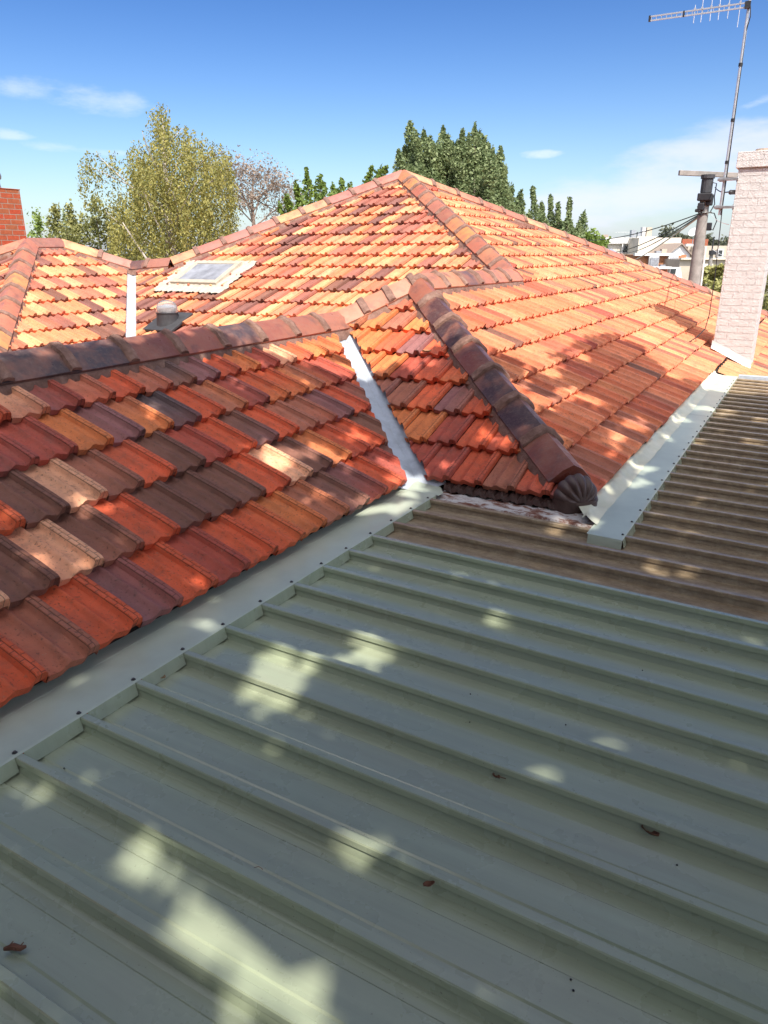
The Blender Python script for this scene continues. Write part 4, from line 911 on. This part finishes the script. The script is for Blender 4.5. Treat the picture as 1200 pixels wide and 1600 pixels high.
# ------------------------------------------------------------------ shade tree: stands behind and to the right of the viewer
HOLES= [[-1.145, 0.922, 0.055, 0.031, 0.055, -0.054], [-1.136, 0.991, 0.038, 0.021, 0.026, -0.027], [-0.952, 0.89, 0.059, 0.033, 0.036, -0.04], [-1.02, 0.918, 0.038, 0.021, 0.031, -0.033], [-0.773, 0.74, 0.043, 0.024, 0.032, -0.036], [-0.777, 0.794, 0.031, 0.017, 0.016, -0.019], [-0.642, 0.855, 0.046, 0.026, 0.035, -0.051], [-0.49, 0.867, 0.032, 0.018, 0.012, -0.021], [-0.305, 0.986, 0.037, 0.021, 0.006, -0.016], [-1.399, 1.796, 0.089, 0.051, 0.059, -0.079], [-1.359, 1.636, 0.07, 0.039, 0.041, -0.053], [-1.2, 1.973, 0.052, 0.029, 0.035, -0.059], [-1.153, 1.578, 0.021, 0.012, 0.019, -0.027], [-1.818, 1.881, 0.039, 0.022, 0.048, -0.054], [-0.688, 1.273, 0.03, 0.017, 0.022, -0.04], [-1.64, 0.962, 0.026, 0.015, 0.022, -0.016], [-0.423, 1.718, 0.022, 0.012, 0.009, -0.029], [-0.383, 1.692, 0.021, 0.012, 0.004, -0.015], [-0.442, 2.132, 0.035, 0.02, 0.011, -0.04], [0.02, 2.821, 0.025, 0.014, 0.003, -0.042], [0.025, 2.6, 0.029, 0.016, 0.004, -0.051], [0.049, 2.022, 0.017, 0.01, 0.003, -0.033], [0.081, 2.13, 0.013, 0.007, 0.002, -0.033], [-1.012, 2.836, 0.032, 0.018, 0.022, -0.056], [-1.246, 2.848, 0.036, 0.02, 0.024, -0.052], [-1.916, 3.336, 0.077, 0.044, 0.047, -0.081], [-1.894, 3.66, 0.059, 0.033, 0.049, -0.094], [-1.963, 3.262, 0.031, 0.017, 0.037, -0.062], [-0.384, 3.386, 0.072, 0.041, 0.01, -0.061], [-0.295, 3.352, 0.025, 0.014, 0.006, -0.045], [-0.032, 3.735, 0.032, 0.018, 0.003, -0.052], [-0.776, 4.551, 0.062, 0.035, 0.016, -0.08], [-0.514, 7.309, 0.071, 0.04, 0.018, -0.182], [-0.271, 6.149, 0.064, 0.036, 0.01, -0.131], [-0.62, 7.249, 0.061, 0.034, 0.02, -0.181], [-0.238, 7.001, 0.048, 0.027, 0.011, -0.165], [-0.47, 3.999, 0.036, 0.02, 0.012, -0.072], [-0.396, 4.52, 0.066, 0.037, 0.011, -0.089], [-0.803, 4.908, 0.081, 0.046, 0.027, -0.136], [-0.794, 7.25, 0.067, 0.038, 0.021, -0.153], [-0.854, 6.595, 0.057, 0.032, 0.024, -0.155], [-0.828, 5.834, 0.043, 0.024, 0.025, -0.145], [-0.816, 3.747, 0.035, 0.02, 0.019, -0.077], [-0.889, 4.983, 0.037, 0.021, 0.057, -0.275], [-0.904, 4.26, 0.026, 0.015, 0.04, -0.166], [-1.912, 1.787, 0.051, 0.029, 0.039, -0.04], [-0.314, 1.953, 0.013, 0.008, 0.004, -0.019], [-2.659, 2.187, 0.025, 0.038, 0.035, -0.033], [-2.785, 2.138, 0.017, 0.027, 0.035, -0.032], [-2.29, 2.265, 0.016, 0.022, 0.024, -0.027], [-2.606, 3.267, 0.055, 0.104, 0.062, -0.08], [-2.505, 3.54, 0.04, 0.076, 0.059, -0.082], [-2.524, 3.969, 0.03, 0.062, 0.048, -0.073], [-2.166, 3.057, 0.044, 0.069, 0.04, -0.056], [-2.305, 3.589, 0.026, 0.046, 0.042, -0.063], [-2.133, 3.772, 0.035, 0.062, 0.072, -0.118], [-2.407, 4.036, 0.018, 0.036, 0.032, -0.05], [-3.13, 4.76, 0.027, 0.082, 0.065, -0.097], [-3.36, 4.804, 0.035, 0.119, 0.062, -0.088], [-3.317, 3.051, 0.029, 0.071, 0.062, -0.063], [-3.661, 3.887, 0.015, 0.053, 0.043, -0.048], [-3.387, 3.844, 0.015, 0.043, 0.04, -0.047], [-3.55, 2.903, 0.01, 0.027, 0.052, -0.048], [-3.412, 2.319, 0.007, 0.016, 0.029, -0.024], [-3.512, 4.584, 0.04, 0.14, 0.055, -0.072], [-3.474, 4.182, 0.018, 0.058, 0.044, -0.054], [-3.183, 4.295, 0.021, 0.06, 0.041, -0.056], [-3.748, 2.675, 0.008, 0.022, 0.046, -0.039], [-3.215, 5.021, 0.091, 0.014, 0.056, -0.081], [-2.015, 3.874, 0.09, 0.024, 0.046, -0.074], [-1.865, 4.022, 0.052, 0.013, 0.026, -0.044], [-1.806, 4.399, 0.053, 0.012, 0.045, -0.083], [-1.646, 4.336, 0.044, 0.01, 0.031, -0.06], [-3.107, 5.264, 0.127, 0.018, 0.061, -0.094], [-2.77, 5.161, 0.096, 0.015, 0.044, -0.072], [-3.315, 5.235, 0.063, 0.009, 0.052, -0.076], [-2.015, 6.12, 0.075, 0.236, 0.078, -0.208], [-1.7, 5.595, 0.094, 0.244, 0.053, -0.149], [-2.18, 5.981, 0.054, 0.181, 0.069, -0.168], [-1.989, 5.33, 0.053, 0.149, 0.08, -0.192], [-1.707, 5.087, 0.057, 0.138, 0.04, -0.102], [-1.187, 4.358, 0.035, 0.063, 0.06, -0.174], [-1.11, 5.703, 0.096, 0.207, 0.04, -0.153], [-1.127, 5.212, 0.049, 0.099, 0.026, -0.093], [-1.827, 4.797, 0.026, 0.062, 0.05, -0.116], [-2.019, 6.982, 0.046, 0.163, 0.059, -0.176], [-1.447, 5.715, 0.048, 0.115, 0.029, -0.093]]
POLY= [[-3.84, 2.66], [-3.85, 3.68], [-3.86, 4.19], [-3.56, 4.42], [-3.38, 5.05], [-2.98, 4.98], [-2.77, 5.52], [-2.5, 5.3], [-2.39, 5.68], [-2.13, 6.25], [-2.15, 8.22], [-1.87, 8.7], [-1.3, 8.0], [-0.95, 8.24], [-0.68, 8.17], [-0.27, 8.4]]
HOLES += [[random.uniform(-3.2, 1.5), random.uniform(-.5, 7.5), r_, 0, 0, r_] for r_ in [random.uniform(.015, .055) for _ in range(110)]]
HOLES = [h for i, h in enumerate(HOLES) if h[3] or h[4] or not (h[0] > -.75 and h[1] < 2.4)]
def in_hole(x, y):
    for cx, cy, ax_, ay_, bx2, by2 in HOLES:
        dx, dy = x-cx, y-cy
        if abs(dx) > .6 or abs(dy) > .9: continue
        det = ax_*by2-ay_*bx2
        if abs(det) < 1e-9: continue
        a = (dx*by2-dy*bx2)/det; b = (ax_*dy-ay_*dx)/det
        r2 = (a*a+b*b)*(1+.40*math.sin(math.atan2(b, a)*3+cx*9)+.22*math.sin(math.atan2(b, a)*5+cy*13))
        d = math.hypot(dx, dy); loc = d/max(1e-6, math.sqrt(r2))
        if d < loc*1.12 + random.uniform(.022, .052): return True
    return False
HOLE_GROW = 2.5
def shade_tree():
    poly = [(-4.0, -0.6)] + [tuple(p) for p in POLY] + [(0.6, 8.2), (1.6, 6.6), (2.1, 4.0), (2.0, 1.0), (1.2, -1.4), (-1.5, -2.0)]
    base = Vector((9.4, -7.6, 0)); t = thing('unseen_gum_tree', 'tall spreading gum tree behind the viewer that dapples the green roof', 'tree', base)
    xs = [p[0] for p in poly]; ys = [p[1] for p in poly]; cs = []; tips = []
    blobs = []
    while len(blobs) < 150:
        x, y = random.uniform(min(xs), max(xs)), random.uniform(min(ys), max(ys))
        if inpoly(x, y, poly): blobs.append((x, y, random.uniform(5.2, 8.2)))
    N_ = 0
    while N_ < 27000:
        x, y = random.uniform(min(xs), max(xs)), random.uniform(min(ys), max(ys))
        if not inpoly(x, y, poly) or in_hole(x, y): continue
        b = min(random.sample(blobs, 12), key=lambda q: (q[0]-x)**2+(q[1]-y)**2)
        l = b[2] + random.gauss(0, .55); cs.append(Vector((x, y, CZ-1.36)) + SUN*l); N_ += 1
    leaf_cloud('crown', cs, M['gumleaf'], t, (.24, .13), .5)
    tr = MB(); fork = Vector((8.8, -7.0, 5.0)); limb(tr, base, fork, .34, .26, .03, 8, 10)
    prim = []
    cen = [(-2.4, 4.6), (-3.3, 1.4), (0.9, 2.6), (0.6, 5.2), (-3, -1.2), (1.0, -0.8)]
    for x, y in cen:
        e = Vector((x, y, CZ-1.36)) + SUN*6.9; prim.append(limb(tr, fork, e, .11, .02, .05, 8, 7))
    tr.build('trunk', M['bark'], t, smooth=True)
shade_tree()
def sky_blocker_tree(x, y, h, w, n, label):  # unseen trees added to keep low sky light off the near faces
    b_ = Vector((x, y, 0)); t = thing('unseen_gum_tree', label, 'tree', b_); tr = MB(); limb(tr, b_, b_+Vector((0, 0, h*.8)), .28, .06, .04, 8, 8)
    cl = [b_+Vector((random.gauss(0, w*.42), random.gauss(0, w*.3), h*random.uniform(.12, .95))) for _ in range(40)]
    for c in cl[:12]: limb(tr, b_+Vector((0, 0, max(1, c.z*.6))), c, .07, .02, .06, 5, 5)
    tr.build('trunk', M['bark'], t)
    leaf_cloud('crown', [c+Vector((random.gauss(0, .7), random.gauss(0, .7), random.gauss(0, .6))) for c in cl for _ in range(n//40)], M['gumleaf'], t, (.42, .24), .3)
for a in ((-6, -9.5, 15, 5, 12000, 'added unseen gum tree behind the viewer, left of the tall shade tree, blocking low sky'), (0.5, -10.5, 17, 5.5, 14000, 'added unseen gum tree straight behind the viewer, blocking low sky'), (-13, -7, 13, 5, 9000, 'added unseen gum tree far behind the viewer on the left, blocking low sky'), (8, -11, 15, 5, 9000, 'added unseen gum tree behind the viewer on the right, blocking low sky'), (14, -2, 9, 5, 7000, 'added unseen gum tree out to the right of the metal roof, blocking low sky'), (15, 7, 8, 5, 3600, 'added unseen gum tree beyond the right edge of the metal roof, blocking low sky')): sky_blocker_tree(*a)

# ------------------------------------------------------------------ utility pole and wires
PD = 17.0; pm = at(1094.5, 365, PD); ptop = at(1104, 281, PD).z
up_ = thing('utility_pole', 'weathered grey utility pole with a crossarm and black junction boxes behind the roof hip', 'utility pole', (pm.x, pm.y, 0))
def pp(dx, z, df=0.0): return Vector((pm.x, pm.y, z)) + RGT*dx + FH*df
m = MB(); m.tube([pp(0, 0), pp(0, 2.4), pp(0, ptop-.35), pp(0, ptop)], [.175, .15, .105, .10], 18); m.build('shaft', M['pole'], up_, smooth=True)
m = MB(); a = at(1061, 270, PD-.25); b = at(1164, 274.5, PD-.25); c = (a+b)/2; ax_ = (b-a).normalized(); m.box(c, ((b-a).length, .10, .105), (ax_, FH, Vector((0, 0, 1)))); m.build('crossarm', M['pole'], up_, bevel=.008)
m = MB(); m.tube([pp(0, ptop-.01), pp(0, ptop+.07)], [.15, .15], 14); m.tube([pp(0, ptop-.30), pp(0, ptop-.02)], [.125, .125], 14); m.build('pole_cap', M['rubber'], up_)
m = MB(); m.box(pp(-.07, ptop-.40, -.14), (.30, .16, .16)); m.box(pp(.06, ptop-.46, -.12), (.14, .12, .24)); m.box(pp(-.12, ptop-.60, -.12), (.14, .1, .16)); m.box(pp(-.17, ptop-.68, -.1), (.12, .08, .07)); m.build('junction_box', M['black'], up_, bevel=.02)
m = MB(); m.box(pp(.155, ptop-1.02, -.05), (.11, .10, .17)); m.build('meter_box', M['black'], up_, bevel=.015)
m = MB(); m.tube([pp(.13, ptop-1.45, -.08), pp(.165, 0, -.1)], .022, 8); m.build('conduit', M['white'], up_)
m = MB(); 
for pts in ([(.06, -.10), (.16, -.12), (.15, -.40), (.18, -.55), (.10, -.72)], [(.04, -.72), (.20, -.74), (.28, -.90), (.22, -1.10), (.16, -1.06)], [(-.12, -.45), (-.2, -.6), (-.16, -.74), (0, -.70)]):
    m.tube([pp(x, ptop+z, -.13) for x, z in pts], .012, 6)
m.tube([pp(-.14, ptop-.74, -.12), pp(.13, ptop-.72, -.14)], .018, 6); m.build('cable', M['black'], up_)
def wire(a, b, sag, r, mat, label):
    m = MB(); a, b = Vector(a), Vector(b); m.tube([a.lerp(b, i/24)-Vector((0, 0, sag*4*(i/24)*(1-i/24))) for i in range(25)], r, 5); o = m.build('overhead_wire', mat, None); tag(o, label, 'wire', 'wires strung from the utility pole')
w0 = pp(-.12, ptop-.74, -.12)
wire(w0, at(870, 369, 34), .35, .013, M['black'], 'dark wire running from the pole into the trees, uppermost of the fan')
wire(w0+Vector((0, 0, -.02)), at(930, 392, 48), .4, .016, M['black'], 'dark wire running from the pole to the grey hipped roof')
wire(w0+Vector((.03, 0, -.03)), at(972, 394, 60), .3, .018, M['black'], 'dark wire running from the pole to the cream building')
wire(pp(-.02, ptop-.72, -.14), at(972, 413, 52), .2, .022, M['white'], 'white service wire sloping from the pole towards the brick shopfront')
wire(pp(.14, ptop-.2, -.12), W(-1.11, 10.70, .715), .05, .010, M['black'], 'short dark wire from the pole to the chimney insulator')
wire(pp(.12, ptop-.74, -.1), W(-1.11, 10.70, .33), .04, .004, M['white'], 'thin pale wire from the pole to the chimney below the bracket')
m = MB(); m.box(W(-1.112, 10.70, .70), (.06, .05, .05)); m.lathe(W(-1.12, 10.69, .70), [(.02, 0), (.03, .02), (.02, .04)], 8, (-1, 0, 0)); o = m.build('insulator', M['rubber'], wc)

# ------------------------------------------------------------------ far buildings
def bbox(mb, px0, px1, pt, pb, d, thick, mi=0, proud=0.0):
    a = at(px0, pb, d); b = at(px1, pb, d); tz = at((px0+px1)/2, pt, d).z; bz_ = a.z if pb is not None else 0
    a = a - FH*proud; b = b - FH*proud
    u = Vector((b.x-a.x, b.y-a.y, 0)); L = u.length; u.normalize(); c = (a+b)/2; w = Vector((0, 0, 1)).cross(u)
    mb.box(Vector((c.x, c.y, (tz+bz_)/2)) + w*(thick/2), (L, thick, tz-bz_), (u, w, Vector((0, 0, 1))), mi)
def body(mb, px0, px1, pt, d, thick):
    a = at(px0, 395, d); b = at(px1, 395, d); tz = at((px0+px1)/2, pt, d).z
    u = Vector((b.x-a.x, b.y-a.y, 0)); L = u.length; u.normalize(); c = (a+b)/2; w = Vector((0, 0, 1)).cross(u)
    mb.box(Vector((c.x, c.y, tz/2)) + w*(thick/2), (L, thick, tz), (u, w, Vector((0, 0, 1))))
def building(name, label, px0, px1, pt, d, thick, mat, parts, cat='building'):
    c = at((px0+px1)/2, 395, d); t = thing(name, label, cat, (c.x, c.y, 0)); m = MB(); body(m, px0, px1, pt, d, thick); o = m.build('wall', mat, t); uvbox(o)
    for (nm, x0, x1, y0, y1, th, pr, mt) in parts:
        m = MB(); bbox(m, x0, x1, y0, y1, d, th, 0, pr); m.build(nm, M[mt], t)
    return t
building('flat_roofed_building', 'cream two-storey building with a deep flat fascia and shaded balcony', 944, 996, 375, 92, 9, M['render'],
         [('fascia', 939, 998, 371.5, 381, .9, .8, 'white'), ('balcony', 971, 995, 384, 399, .2, .15, 'darkglass'), ('column', 969.5, 971, 381, 399, .25, .3, 'white'), ('vent', 943, 952, 366.5, 371.5, .6, -.5, 'rbrick'), ('balcony_rail', 971, 995, 394, 399, .1, .3, 'beige')])
building('parapet_building', 'long cream building with a blank parapet and rooftop air conditioners', 996, 1062, 371.5, 88, 10, M['render'],
         [('parapet', 995, 1028, 369.8, 372.5, .4, .06, 'render'), ('air_conditioner', 1008, 1013, 354.5, 371, .8, -1.2, 'white'), ('air_conditioner', 1014, 1022, 355, 371, 1.0, -1.0, 'beige'), ('vent', 991, 998, 359, 371, .7, -1.2, 'galv'), ('vent', 1001, 1006, 362, 371, .5, -1.2, 'galv')])
building('brick_shop', 'orange brick shopfront with two pale sash windows under a white cornice', 993, 1073, 398, 76, 8, M['obrick'],
         [('cornice', 990, 1062, 395.5, 399.5, .5, .4, 'white'), ('window', 1012.5, 1027.5, 400.5, 421, .3, .08, 'white'), ('pane', 1013.7, 1026.3, 402, 419, .1, .30, 'skyglass'), ('window', 1042.5, 1057.5, 400.5, 421, .3, .08, 'white'), ('pane', 1043.7, 1056.3, 402, 419, .1, .30, 'skyglass'), ('air_conditioner', 1029, 1037, 413.5, 418, .4, .5, 'greyroof'), ('air_conditioner', 1028, 1036, 392, 396, .6, -.5, 'galv'), ('air_conditioner', 1038, 1046, 389, 396, .6, -.8, 'beige')])
building('beige_warehouse', 'low beige rendered building with a long flat wall beyond the pole', 1064, 1150, 405, 72, 7, M['beige'], [('coping', 1063, 1150, 402.8, 405.6, .5, .2, 'render'), ('roller_door', 1090, 1112, 412, 430, .1, .06, 'render')])
building('upper_flat', 'upper-floor flat with a small dark window right of the pole', 1074, 1140, 384, 84, 7, M['beige'], [('window', 1119, 1129, 389, 402, .2, .1, 'white'), ('pane', 1121, 1127, 391, 400.5, .1, .16, 'darkglass'), ('parapet', 1072, 1100, 381, 385, .6, .1, 'white'), ('door', 1077, 1081, 386, 404, .1, .08, 'bark')])
building('distant_house', 'distant house with a rusty red roofline behind the parapets', 1064, 1104, 373.5, 110, 8, M['rbrick'], [('parapet', 1076, 1084, 380, 384, .5, .2, 'white')], 'house')
def gable(name, label, px0, pxm, px1, pt, pe, pb, d, thick, wm, rm):
    c = at(pxm, 395, d); t = thing(name, label, 'house', (c.x, c.y, 0)); a = at(px0, pe, d); b = at(px1, pe, d); r = at(pxm, pt, d)
    w_ = FH*thick; z0 = Vector((0, 0, 1)); m = MB()
    m.prism([Vector((a.x, a.y, 0)), Vector((b.x, b.y, 0)), b, r, a], Vector((0, 0, 0)), w_); m.build('wall', M[wm], t)
    m = MB(); e = .35
    for p in (a, b):
        o = (p-r).normalized()*e; up2 = Vector((0, 0, .16)); m.prism([r+up2*.2, p+o+up2*.2, p+o+up2, r+up2], -FH*.3, w_+FH*.3)
    m.build('roof', M[rm], t); return t
gable('gabled_house', 'small white gabled house front with a thin red roof edge', 1043, 1064, 1078, 382, 398, 420, 82, 8, 'white', 'rbrick')
hp = thing('hipped_house', 'low house with a blue-grey iron hipped roof below the cream building', 'house', (at(962, 395, 66).x, at(962, 395, 66).y, 0))
m = MB(); body(m, 950, 986, 408, 66, 6); uvbox(m.build('wall', M['obrick'], hp))
m = MB(); a = at(946, 408, 65.6); b = at(978, 408, 65.6); r0 = at(954, 388, 68); r1 = at(962, 392, 69); a2_ = a+FH*7; b2_ = b+FH*7
m.add([a, b, b2_, a2_, r0, r1], [(0, 1, 5, 4), (1, 2, 5), (2, 3, 4, 5), (3, 0, 4), (3, 2, 1, 0)]); m.build('roof', M['greyroof'], hp)
aw = thing('white_awning', 'white folded awning over the brick shopfront', 'awning', at(1055, 436, 60)); m = MB()
a = at(1045, 436, 60); b = at(1066, 438, 60); c_ = at(1049, 417.5, 61.5); d_ = at(1063, 417.5, 61.5); th_ = FH*.12
m.add([a, b, d_, c_, a+th_, b+th_, d_+th_, c_+th_], [(0, 1, 2, 3), (7, 6, 5, 4), (0, 4, 5, 1), (1, 5, 6, 2), (2, 6, 7, 3), (3, 7, 4, 0)]); m.build('canopy', M['white'], aw)
m = MB(); m.box(at(1051.5, 426, 59.7), (.42, .10, .6), (RGT, FH, Vector((0, 0, 1)))); m.build('vent', M['darkglass'], aw)
low = building('low_brick_house', 'low red brick house just above the hip, in front of the shopfront', 1018, 1046, 419.5, 58, 6, M['rbrick'], [('verandah', 975, 1046, 416.5, 420, .8, .5, 'white')], 'house')
sd = thing('satellite_dish', 'small white satellite dish beside the utility pole', 'satellite dish', at(1084, 366, 70)); m = MB()
c_ = at(1084, 364, 70); m.lathe(c_, [(.02, 0), (.28, .04), (.42, .10), (.46, .16), (.44, .165), (.27, .07), (.02, .03)], 18, (-.35, -.75, .55)); m.build('dish', M['white'], sd, smooth=True)
m = MB(); m.tube([c_, c_-Vector((0, 0, 1.3))], .04, 6); m.build('mount', M['galv'], sd)
sp_ = at(1112, 395, 55); s2 = thing('utility_pole', 'short distant utility pole with a dark transformer, right of the near pole', 'utility pole', (sp_.x, sp_.y, 0)); m = MB()
tz = at(1113, 378, 55).z; m.tube([Vector((sp_.x, sp_.y, 0)), Vector((sp_.x, sp_.y, tz-.6))], [.17, .13], 10); m.build('shaft', M['pole'], s2)
m = MB(); m.box(Vector((sp_.x, sp_.y, tz-.75))-FH*.15, (.42, .3, .3), (RGT, FH, Vector((0, 0, 1)))); m.tube([Vector((sp_.x, sp_.y, tz-.6)), Vector((sp_.x, sp_.y, tz+.35))], .05, 6); m.build('transformer', M['black'], s2)
wire(Vector((sp_.x, sp_.y, tz-.5)), at(1180, 412, 40), .2, .02, M['white'], 'pale wire from the short distant pole to the right')
def yagi(px, py, d, w_, label, h=2.0):
    p = at(px, py, d); t = thing('tv_antenna', label, 'antenna', p-Vector((0, 0, h))); m = MB(); m.tube([p-Vector((0, 0, h)), p], .02, 6); m.build('mast', M['galv'], t)
    m = MB(); m.tube([p-RGT*w_*.5, p+RGT*w_*.5], .016, 5)
    for i in range(6): q = p-RGT*w_*.5+RGT*(w_*(i+.5)/6); m.tube([q-FH*.25, q+FH*.25], .01, 4)
    m.build('boom', M['galv'], t)
yagi(91, 327, 26, .6, 'faint distant television antenna above the left shrubs')
yagi(977, 363, 90, 2.4, 'faint antenna on the cream building roof')

# ------------------------------------------------------------------ leaf litter on the metal roof
def onroof(px, py, dz=0.0):
    r = pray(px, py); k = (-1.334-RH_-.004+dz)/r.z
    for _ in range(4): k = (ZM(r.x*k)-RH_+.006+dz)/r.z
    return Vector((0, 0, CZ)) + r*k
def leaf_scrap(name, label, pos, L, wdt, ang, mat, curl=.3, cat='leaf', group=None, stem=False):
    m = MB(); ca, sa = math.cos(ang), math.sin(ang); pos = Vector(pos); nl, nw = 9, 5; vs = []
    for i in range(nl):
        t = i/(nl-1); w_ = wdt*math.sin(math.pi*min(1, t*.92+.06))**.8
        for j in range(nw):
            s = (j/(nw-1)-.5); x = (t-.5)*L; y = s*w_; z = .004+curl*wdt*(4*s*s)*.6+curl*L*.25*(t-.5)**2*2+random.uniform(0, .0025)
            vs.append(pos+Vector((x*ca-y*sa, x*sa+y*ca, z)))
    m.add(vs, [(i*nw+j, (i+1)*nw+j, (i+1)*nw+j+1, i*nw+j+1) for i in range(nl-1) for j in range(nw-1)])
    if stem: m.tube([pos+Vector((L*.45*ca, L*.45*sa, .004)), pos+Vector((L*.9*ca-.01, L*.9*sa, .012)), pos+Vector((L*1.3*ca, L*1.3*sa+.01, .006))], .0013, 5)
    o = m.build(name, mat, None); tag(o, label, cat, group); sm = o.modifiers.new('thick', 'SOLIDIFY'); sm.thickness = .0012; return o
c = onroof(25, 1486); m = MB(); e1 = RGT.copy()
m.tube([c-RGT*.024+Vector((0, 0, .006)), c-RGT*.006+FH*.002+Vector((0, 0, .010)), c+RGT*.012-FH*.001+Vector((0, 0, .009)), c+RGT*.022+FH*.002+Vector((0, 0, .011))], [.004, .0075, .006, .003], 7)
for a, b in ((-.015, .012), (-.003, -.010), (.008, .010)): m.tube([c+RGT*a+Vector((0, 0, .008)), c+RGT*(a+.006)+FH*b+Vector((0, 0, .014))], [.003, .001], 5)
tag(m.build('seed_pod', M['leafdead'], None), 'dark reddish-brown seed pod lying at the left edge of the green roof', 'seed pod')
leaf_scrap('dry_leaf', 'curled dark brown leaf on the green roof at right', onroof(1015, 1304), .045, .016, 2.9, M['leafdead'], .8, stem=True)
leaf_scrap('dry_leaf', 'small brown leaf with a thin stalk on the green roof, near the middle', onroof(775, 1216), .022, .014, -.2, M['leafdead'], .7, stem=True)
leaf_scrap('dry_leaf', 'crumpled brown leaf with a pale tip on a rib near the bottom', onroof(670, 1386, .02), .026, .014, .8, M['leafdead'], .7)
leaf_scrap('dry_leaf', 'tan leaf scrap against the green flashing', onroof(253, 1061), .026, .018, .4, M['leaftan'], .6)
leaf_scrap('dry_leaf', 'greenish dry leaf on the small tiled hip end', Vector((-2.47, 5.02, 0))+Vector((0, 0, zF2(5.02)+CZ+.055)), .07, .035, .5, M['leaftan'], .6)
m = MB(); c = onroof(404, 1358, .02); m.tube([c-RGT*.010+Vector((0, 0, .004)), c+FH*.003+Vector((0, 0, .005)), c+RGT*.008-FH*.002+Vector((0, 0, .004)), c+RGT*.011-FH*.006+Vector((0, 0, .004))], .0008, 5); tag(m.build('twig', M['leafdead'], None), 'thin curved twig on a green roof rib', 'twig')
for px, py in ((735, 1084), (734, 1128), (884, 1132), (1058, 1351), (1097, 1426), (892, 1530), (896, 1547), (545, 1476), (100, 1200), (1004, 1047), (790, 1010), (640, 1240)):
    m = MB(); m.lathe(onroof(px, py)+Vector((0, 0, -.002)), [(.0022, 0), (.0026, .0015), (.0016, .003)], 7); tag(m.build('seed', M['black'], None), 'tiny black seed dropped on the green roof sheets', 'seed', 'black seeds scattered on the green roof')
